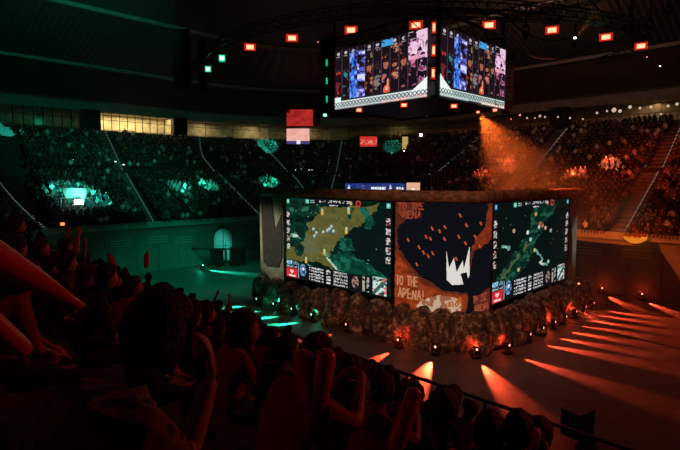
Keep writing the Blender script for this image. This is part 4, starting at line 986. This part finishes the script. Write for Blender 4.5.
def figure(name,pose,voxel,mats,style='short',hands=True,hairm='hair',seed=1):
    """pose: dict of joints. Returns (body mesh, hair mesh). mats: shirt, trousers"""
    J={k:Vector(v) for k,v in pose.items() if isinstance(v,tuple)}
    sc=pose.get('sc',1)
    N={'pelvis':(J['pelvis'],.135),'belly':(J['pelvis'].lerp(J['chest'],.45),.155),'chest':(J['chest'],.165),'neck':(J['neck'],.062),'skull':(J['head'].lerp(J['neck'],.35),.055)}
    E_=[('pelvis','belly'),('belly','chest'),('chest','neck'),('neck','skull')]
    for s in 'LR':
        N.update({'sh'+s:(J['sh'+s],.088),'el'+s:(J['el'+s],.053),'wr'+s:(J['wr'+s],.029),'hip'+s:(J['hip'+s],.095),'kn'+s:(J['kn'+s],.066),'an'+s:(J['an'+s],.046),'toe'+s:(J['toe'+s],.035)})
        E_+=[('chest','sh'+s),('sh'+s,'el'+s),('el'+s,'wr'+s),('pelvis','hip'+s),('hip'+s,'kn'+s),('kn'+s,'an'+s),('an'+s,'toe'+s)]
    me=skin(N,E_,'pelvis',1); v,f=arrays(me); bpy.data.meshes.remove(me)
    mb=MB(); mb.add([tuple(p) for p in v],f)
    R=head_mesh(mb,J['head'],pose.get('yaw',0),pose.get('pitch',0),1.0,pose.get('roll',0))
    if hands:
        for s,sd in(('L',-1),('R',1)):
            d=J['wr'+s]-J['el'+s]; pn=Vector(pose.get('palm'+s,(0,0,-1))); hand(mb,J['wr'+s],pose.get('hd'+s,tuple(d)),pn,1.0,pose.get('curl'+s,.5),sd)
    m0=mb.mesh('t',M['skin']); o=bpy.data.objects.new('t',m0); COL.objects.link(o)
    q=o.modifiers.new('r','REMESH'); q.mode='VOXEL'; q.voxel_size=voxel; q.use_smooth_shade=True
    q=o.modifiers.new('k','SMOOTH'); q.factor=.5; q.iterations=2
    body=ev(o); kill(o); body.name=name
    import bmesh
    bm=bmesh.new(); bm.from_mesh(body); seen=set(); best_=[]
    for v0 in bm.verts:
        if v0 in seen: continue
        st_=[v0]; seen.add(v0); isl=[]
        while st_:
            w_=st_.pop(); isl.append(w_)
            for e_ in w_.link_edges:
                o_=e_.other_vert(w_)
                if o_ not in seen: seen.add(o_); st_.append(o_)
        if len(isl)>len(best_): best_=isl
    keep=set(best_); bmesh.ops.delete(bm,geom=[x_ for x_ in bm.verts if x_ not in keep],context='VERTS'); bm.to_mesh(body); bm.free()
    # clothing regions by nearest bone
    v,f=arrays(body); cen=np.array([v[list(p)].mean(0) for p in f]) if len(f)<1 else None
    nf=len(body.polygons); cen=np.empty(nf*3); body.polygons.foreach_get('center',cen); cen=cen.reshape(-1,3)
    bones=[('pelvis','chest',1),('chest','neck',1),('neck','head',0)]
    for s in 'LR': bones+=[('chest','sh'+s,1),('sh'+s,'el'+s,1),('el'+s,'wr'+s,1 if pose.get('sleeve',0) else 0),('pelvis','hip'+s,2),('hip'+s,'kn'+s,2),('kn'+s,'an'+s,2),('an'+s,'toe'+s,3)]
    best=np.full(nf,9.);idx=np.zeros(nf,int)
    for a,b,mi in bones:
        A=np.array(J[a]);B=np.array(J[b]);ab=B-A;t=np.clip(((cen-A)@ab)/(ab@ab),0,1); d=np.linalg.norm(cen-A-t[:,None]*ab,axis=1)
        if mi==0 and a=='neck': d-=.02
        if mi==1 and b in('chest','neck'): d-=.06
        k=d<best; best[k]=d[k]; idx[k]=mi
    for s in 'LR':
        if hands:
            d=np.linalg.norm(cen-np.array(J['wr'+s]+(J['wr'+s]-J['el'+s]).normalized()*.10),axis=1); idx[d<.11]=0
    body.materials.clear()
    for m_ in (M['skin'],M[mats[0]],M[mats[1]],M['black cotton']): body.materials.append(m_)
    body.polygons.foreach_set('material_index',idx.astype(np.int32)); body.polygons.foreach_set('use_smooth',[True]*nf)
    hm_=hair_mesh(J['head'],R,1.0,style,seed).mesh('hair',M[hairm],True)
    return body,hm_
def seated(lean=.12,yaw=0,pitch=0,arms='lap',tw=0):
    c=lambda x,y,z:(x,y,z)
    j=dict(pelvis=(0,-.02,.54),chest=(0,-.02+lean*.9,.93),neck=(0,.0+lean*1.35,1.10),head=(0,.03+lean*1.6,1.235),
        shL=(-.185,lean,1.02),shR=(.185,lean,1.02),hipL=(-.10,.03,.52),hipR=(.10,.03,.52),knL=(-.14,.46,.50),knR=(.14,.46,.50),anL=(-.13,.44,.10),anR=(.13,.44,.10),toeL=(-.15,.60,.045),toeR=(.15,.60,.045),lean=lean,yaw=yaw,pitch=pitch)
    if arms=='lap': j.update(elL=(-.27,.06+lean,.76),elR=(.27,.06+lean,.76),wrL=(-.13,.30,.66),wrR=(.13,.30,.66))
    if arms=='chin': j.update(elL=(-.25,.12+lean,.76),elR=(.20,.34+lean,.80),wrL=(-.10,.34,.66),wrR=(.09,.16+lean*1.8,1.07),hdR=(-.15,0,1),palmR=(-.6,-.6,0),curlR=.5)
    if arms=='up': j.update(elL=(-.30,.18+lean,1.12),elR=(.30,.18+lean,1.12),wrL=(-.24,.24+lean,1.38),wrR=(.24,.24+lean,1.38),palmL=(1,0,0),palmR=(-1,0,0))
    if arms=='stick': j.update(elL=(-.22,.20+lean,.88),elR=(.22,.20+lean,.88),wrL=(-.09,.40+lean,1.0),wrR=(.09,.40+lean,1.0),palmL=(1,.0,0),palmR=(-1,0,0),curlL=1.1,curlR=1.1)
    if arms=='phone': j.update(elL=(-.27,.06+lean,.76),wrL=(-.13,.30,.66),elR=(.26,.22+lean,.95),wrR=(.16,.40+lean,1.18),palmR=(-1,0,0),curlR=.9)
    return j
def standing(arms='down',yaw=0,pitch=0):
    j=dict(pelvis=(0,0,.93),chest=(0,.02,1.30),neck=(0,.01,1.48),head=(0,.05,1.62),shL=(-.19,.01,1.40),shR=(.19,.01,1.40),hipL=(-.09,0,.88),hipR=(.09,0,.88),knL=(-.11,.03,.49),knR=(.11,.03,.49),anL=(-.12,0,.09),anR=(.12,0,.09),toeL=(-.14,.16,.04),toeR=(.14,.16,.04),yaw=yaw,pitch=pitch)
    if arms=='down': j.update(elL=(-.25,.02,1.12),elR=(.25,.02,1.12),wrL=(-.25,.10,.87),wrR=(.25,.10,.87))
    else: j.update(elL=(-.33,.10,1.55),elR=(.33,.10,1.55),wrL=(-.27,.16,1.80),wrR=(.27,.16,1.80),palmL=(1,0,0),palmR=(-1,0,0))
    return j
def scale_pose(j,s): return {k:(tuple(c*s for c in v) if isinstance(v,tuple) and not k.startswith(('palm','hd')) else v) for k,v in j.items()}
def place(body,hr,loc,rz,label,group=None,sc=1.0):
    o=bpy.data.objects.new('person',body); COL.objects.link(o); o.location=loc; o.rotation_euler=(0,0,rz); o.scale=(sc,)*3
    tag(o,label,'person',group)
    h=bpy.data.objects.new('hair',hr); COL.objects.link(h); h.parent=o; return o
RZ=-math.pi/4           # faces the rink from the near stand (+u)
def rowz(k): return 4.60+.41*k
def seatpos(k,v,du=0):     # row k of the near stand, t=.8k -> u=8-.8k
    u=8-.8*k-.12+du; x,y,_=W(u,v); return Vector((x,y,rowz(k)))
def from_px(px,k,lean=0,du=0):        # seat on row k seen in the direction px
    b=(px-340)/F*1.0; u=8-.8*k-.12+du+.03+1.6*lean; D=u*R2/(1+b); return (1-b)/R2*D
# ---- hero people close to the camera: (px, row, pose, shirt, trousers, hair style, label, turn)
H=[
 (163,9,seated(.16,-.55,-.10,'chin'),'patterned','navy denim','full','person in a pale patterned shirt resting chin on hand, large head nearest the camera',.15,'hair'),
 (243,8,seated(.14,-.60,0,'phone'),'khaki shirt','black cotton','full','person in a light shirt with one arm forward, next to the patterned shirt',.0,'hair'),
 (287,7,seated(.10,-.3,0,'lap'),'grey cotton','navy denim','short','short-haired person in a grey top just behind the pair of red sticks',.0,'hair'),
 (318,8,seated(.16,-.2,.0,'stick'),'red jersey','black cotton','short','person holding the upright pair of red inflated sticks',.0,'hairb'),
 (352,7,seated(.10,-.1,.05,'lap'),'black cotton','black cotton','long','long-haired person in black to the right of the upright pair of red sticks',.0,'hairb'),
 (386,7,seated(.12,.25,0,'stick'),'red jersey','navy denim','short','person in a red top holding the slanting red stick',.0,'hair'),
 (418,6,seated(.10,-.2,0,'lap'),'black cotton','navy denim','full','full-haired person in black below the front floor spotlight',.0,'hair'),
 (452,7,seated(.16,.1,0,'lap'),'black cotton','black cotton','short','dark seated person between the slanting red stick and the guard rail',.0,'hair'),
 (497,7,seated(.10,.2,0,'phone'),'red jersey','black cotton','full','red-lit person at the right end of the near crowd, raising one hand',.0,'hair'),
 (528,7,seated(.20,.1,0,'stick'),'black cotton','black cotton','short','crouched person holding the two small red sticks at the right end of the crowd',.0,'hair'),
 (42,8,seated(.26,-.5,0,'chin'),'red jersey','navy denim','short','red-lit person with hand at the chin at the lower left',.1,'hairb'),
 (0,8,seated(.10,-.3,0,'lap'),'red jersey','black cotton','full','person cut by the left edge, behind the red tapered stick',.1,'hair'),
 (108,7,seated(.14,-.2,0,'lap'),'black cotton','black cotton','full','dark-haired person in black left of the patterned shirt',.0,'hair'),
 (204,7,seated(.14,-.2,0,'lap'),'black cotton','black cotton','full','dark-haired person in black behind the chin-resting person',.0,'hair'),
]
heroes=[]
j0=H[0][2]
for kk,vv in list(j0.items()):
    if kk=='elR': j0[kk]=(.08,.30,.86)
    elif isinstance(vv,tuple) and not kk.startswith(('hd','palm')):
        sh_=-.42*max(0,min(1,(1.10-vv[2])/.55)) if kk not in('elR','wrR') else -.05
        j0[kk]=(vv[0]+sh_,vv[1],vv[2])
for i,(px,k,j,sh,tr,st,lab,turn,hm2) in enumerate(H):
    du=-.30 if i==0 else 0; v=from_px(px,k,j['lean'],du); p=seatpos(k,v,du)+Vector((0,0,0))
    b,h=figure('person',j,.0085,(sh,tr),st,True,hm2,i*3.7)
    o=place(b,h,p,RZ+turn,lab,None,1.0 if i==0 else .96 if px<380 else .92); heroes.append((k,v,o,j))
def stick_mesh(L=.62,r=.055):
    m=MB(); prof=[(.012,0),(r*.8,.02),(r,.05),(r*1.02,L*.5),(r,L-.04),(r*.85,L-.015),(r*.3,L)] if L<.6 else [(.012,0),(r*.7,.03),(r,.09),(r*1.02,L*.35),(r*.8,L*.6),(r*.45,L*.85),(.014,L)]
    m.lathe((0,0,0),prof,18); return m
def stick(base,dirn,label,L=.62,r=.055,parent=None):
    R=Vector(dirn).to_track_quat('Z','Y')
    o=stick_mesh(L,r).build('inflated_stick',M['stick'],None,True,base); o.rotation_mode='QUATERNION'; o.rotation_quaternion=R; tag(o,label,'inflatable stick')
    m=MB(); m.tube([(0,0,L-.01),(0,0,L+.03)],[.012,.009],8); m.build('air_valve',M['black'],o); return o
def seam(o): pass
def px3(px,py,D): return at(px,py,D)
def stick_px(a,b,r,label):
    p=px3(*a);q=px3(*b); stick(p,q-p,label,(q-p).length,r)
stick_px((313,412,1.95),(302,350,2.1),.047,'upright red inflated stick, left one of the pair forming a V')
stick_px((315,412,1.95),(327,349,2.1),.047,'upright red inflated stick, right one of the pair forming a V')
stick_px((392,455,2.3),(416,388,2.5),.044,'slanting dark red inflated stick below the front floor spotlight')
stick_px((520,452,2.8),(524,428,2.9),.035,'small red inflated stick, left one of the two at the right end of the crowd')
stick_px((530,452,2.8),(537,428,2.9),.035,'small red inflated stick, right one of the two at the right end of the crowd')
stick_px((-75,218,1.5),(82,306,2.05),.056,'big red tapered inflated stick reaching in from the left edge')
stick_px((-50,285,1.35),(26,352,1.7),.034,'second red inflated stick below the big one at the left edge')
stick_px((116,268,6.5),(109,255,6.6),.035,'raised red inflated stick in the dark crowd, left of the standing people')
stick_px((146,268,8.0),(147,253,8.1),.04,'short raised red inflated stick against the teal floor')
# ---- medium detail people for the rest of the near stand
variants=[]
for i,(j,sh,tr,st,hm2) in enumerate([(seated(.12,-.1,0,'lap'),'black cotton','navy denim','full','hair'),(seated(.2,.3,0,'chin'),'grey cotton','black cotton','short','hair'),(seated(.08,-.4,0,'lap'),'red jersey','navy denim','long','hairb'),(seated(.1,.1,.1,'phone'),'black cotton','black cotton','short','hair'),(seated(.14,0,0,'phone'),'khaki shirt','navy denim','full','hairb'),(standing('down'),'black cotton','navy denim','full','hair'),(standing('up'),'grey cotton','black cotton','short','hair')]):
    variants.append(figure('person',j,.017,(sh,tr),st,True,hm2,i*5.1))
for px_,k_,vi_,l_ in ((190,1,5,'lone person standing in black against the teal floor'),(14,8,5,'person standing in black above the big red stick at the left edge'),(62,7,6,'person standing with raised arms in the upper left of the near crowd')):
    v_=from_px(px_,k_); p_=seatpos(k_,v_); b_,h_=variants[vi_]; place(b_,h_,p_,RZ,l_,None,.96); heroes.append((k_,v_,None,None))
rs=random.Random(11); near=[]
for k in range(0,10):
    v=.3
    while v<45:
        p=seatpos(k,v); q=proj(p.x,p.y,p.z+1.2)
        b=q[0]
        blocked=any(hk==k and abs(hv-v)<.50 for hk,hv,_,_ in heroes)
        D=math.hypot(p.x,p.y)
        if p.y>.3 and -70<q[0]<545 and not blocked and not(k>=8 and D<3.2) and not (q[0]>470 and k<6) and rs.random()<.93 and D>1.9: near.append((D,k,v,p,rs.randint(0,4) if not(v>9 and q[0]<290 and rs.random()<(.28 if v>16 else .12)) else 5+rs.randint(0,1)))
        v+=.56+rs.uniform(-.03,.03)
near.sort(key=lambda q:q[0])
NI=118
for i,(D,k,v,p,vi) in enumerate(near[:NI]):
    b,h=variants[vi]
    lab={True:'dark seated spectator in the near stand',False:'dark standing spectator in the near stand'}[vi<5]
    sec='the rows right below the camera' if v<5 else 'the rows to the left' if v<12 else 'the far end of the near stand'
    place(b,h,p+Vector((0,0,rs.uniform(-.04,.03))),RZ+rs.uniform(-.25,.25),lab+', '+sec,lab+', '+sec,rs.uniform(.90,1.0))
# ---- low detail people: merged arrays
def lowpoly(j,target,seed):
    b,h=figure('low',j,.035,('black cotton','black cotton'),'full',False,'hair',seed)
    o=bpy.data.objects.new('t',b); COL.objects.link(o); q=o.modifiers.new('d','DECIMATE'); q.ratio=target/max(1,len(b.polygons)*2); me=ev(o); kill(o)
    v,f=arrays(me); mi=np.empty(len(f),int); me.polygons.foreach_get('material_index',mi); 
    tri=[];tm=[]
    for p,m_ in zip(f,mi):
        for a in range(1,len(p)-1): tri.append((p[0],p[a],p[a+1])); tm.append(m_)
    # hair cap
    o=bpy.data.objects.new('t',h); COL.objects.link(o); q=o.modifiers.new('d','DECIMATE'); q.ratio=.05; me2=ev(o); kill(o)
    v2,f2=arrays(me2)
    for p in f2:
        for a in range(1,len(p)-1): tri.append((p[0]+len(v),p[a]+len(v),p[a+1]+len(v))); tm.append(4)
    return np.vstack([v,v2]),np.array(tri),np.array(tm)
LOW=[lowpoly(seated(.1,0,0,'lap'),170,1),lowpoly(seated(.2,.4,0,'lap'),170,2),lowpoly(seated(.1,-.3,0,'up'),180,3),lowpoly(standing('down'),180,4)]
SH=[(.02,.02,.025),(.03,.03,.03),(.25,.23,.20),(.08,.075,.07),(.015,.02,.05),(.03,.025,.02),(.16,.04,.03),(.04,.035,.03),(.05,.06,.08),(.75,.72,.68),(.02,.02,.02),(.12,.08,.06),(.015,.015,.015),(.02,.02,.02)]
def lowmesh(inst,name):    # inst: (template, loc, rz, scale, shirt)
    VV=[];FF=[];CC=[];o=0
    for (ti,loc,rz,sc,shc,skc) in inst:
        v,f,m_=LOW[ti]; c,s=math.cos(rz)*sc,math.sin(rz)*sc
        x=v[:,0]*c-v[:,1]*s+loc[0]; y=v[:,0]*s+v[:,1]*c+loc[1]; VV.append(np.stack([x,y,v[:,2]*sc+loc[2]],1)); FF.append(f+o); o+=len(v)
        pal=np.array([skc,shc,(.03,.035,.05),(.02,.02,.02),(.02,.014,.01)]); CC.append(pal[m_])
    V=np.vstack(VV);Fa=np.vstack(FF);C=np.vstack(CC); me=bpy.data.meshes.new(name)
    me.vertices.add(len(V)); me.vertices.foreach_set('co',V.astype(np.float32).ravel()); me.loops.add(len(Fa)*3); me.loops.foreach_set('vertex_index',Fa.astype(np.int32).ravel())
    me.polygons.add(len(Fa)); me.polygons.foreach_set('loop_start',np.arange(0,len(Fa)*3,3,dtype=np.int32)); me.update(calc_edges=True)
    a=me.color_attributes.new('col','FLOAT_COLOR','CORNER'); c4=np.concatenate([C,np.ones((len(C),1))],1); a.data.foreach_set('color',np.repeat(c4,3,axis=0).astype(np.float32).ravel())
    me.materials.append(M['crowd']); me.validate(); return me
SK=[(.45,.30,.22),(.52,.35,.27),(.30,.19,.13),(.4,.27,.2)]
far=[];seats=[]
for k in list(range(0,15))+[100+q for q in range(13)]:
    t=.8*k+.02 if k<100 else 14.42+.8*(k-100); z=5.15+.36*k if k<100 else 11.3+.46*(k-100)
    s=-20.0
    while s<100:
        arc=44<s%LEN<56.57; u,v,a=P(s,t); x,y,_=W(u,v)
        ds=.56*(RR/(RR+t) if arc else 1)
        s+=ds
        if y<18: continue
        q=proj(x,y,z+.8)
        if not(-25<q[0]<705) or near_aisle(s,t,.95): continue
        if 255<q[0]<585 and q[1]>196: continue
        if k>=111 and s>49: continue           # hidden by the stage
        hx=(x,y,z,a,s,k); seats.append((y,hx))
        occ=.94 if k<100 else .90
        if rs.random()<occ:
            rz=a+math.pi/4+math.pi/2+rs.uniform(-.3,.3)
            ti=3 if rs.random()<.03 else (2 if rs.random()<.05 else rs.randint(0,1))
            far.append((y,(ti,(x+rs.uniform(-.05,.05),y,z+rs.uniform(-.05,.03)),rz,rs.uniform(.92,1.06),rs.choice(SH),rs.choice(SK)),s,k))
far.sort(key=lambda q:q[0]); seats.sort(key=lambda q:q[0])
NF=300-NI-len(H)
sec=lambda s:('the red right-hand stand' if s<27 else 'the stand behind the hanging screens' if s<49 else 'the teal stand at the left')
proto={}
for (y,inst,s,k) in far[:NF]:
    key=(inst[0],SH.index(inst[4]))
    if key not in proto: proto[key]=lowmesh([(inst[0],(0,0,0),0,1,inst[4],inst[5])],'person')
    o=bpy.data.objects.new('person',proto[key]); COL.objects.link(o); o.location=inst[1]; o.rotation_euler=(0,0,inst[2]); o.scale=(inst[3],)*3
    l='small distant spectator seated in the lowest rows of '+sec(s); tag(o,l,'person',l)
for nm,lo,hi in(('red right-hand stand',-99,27),('middle stand behind the screens',27,49.4),('teal left stand',49.4,200)):
    L_=[q[1] for q in far[NF:] if lo<=q[2]<hi]
    if L_: o=bpy.data.objects.new('crowd',lowmesh(L_,'crowd')); COL.objects.link(o); tag(o,'dense seated crowd filling the upper rows of the '+nm,'crowd',None,'stuff')
L_=[]
for (D,k,v,p,vi) in near[NI:]: L_.append((3 if vi>4 else rs.choice((0,0,1,2)),p,RZ+rs.uniform(-.3,.3),rs.uniform(.93,1.05),rs.choice(SH[:6]),rs.choice(SK)))
if L_: o=bpy.data.objects.new('crowd',lowmesh(L_,'crowd')); COL.objects.link(o); tag(o,'dark crowd in the far part of the near stand, mostly hidden heads','crowd',None,'stuff')
# ---- seats
def seat_mb(mb,x,y,z,rz):
    R=Matrix.Rotation(rz,3,'Z')
    for (cx,cy,cz,sx,sy,sz) in((0,0,.42,.44,.40,.05),(0,-.24,.66,.44,.05,.44),(0,-.1,.2,.08,.2,.4)):
        p=R@Vector((cx,cy,cz)); mb.box(p.x+x,p.y+y,p.z+z,sx,sy,sz,R)
sm=MB(); seat_mb(sm,0,0,0,0); sme=sm.mesh('arena_seat',M['seat'])
for y,(x,yy,z,a,s,k) in seats[:300]:
    o=bpy.data.objects.new('arena_seat',sme); COL.objects.link(o); o.location=(x,yy,z); o.rotation_euler=(0,0,a+math.pi/4+math.pi/2)
    l='dark folding arena seat in the lowest rows of '+sec(s); tag(o,l,'seat',l)
sm=MB()
for y,(x,yy,z,a,s,k) in seats[300:]: seat_mb(sm,x,yy,z,a+math.pi/4+math.pi/2)
tag(sm.build('arena_seating',M['seat']),'rows of dark folding seats under the crowd of the far stands','seating',None,'stuff')
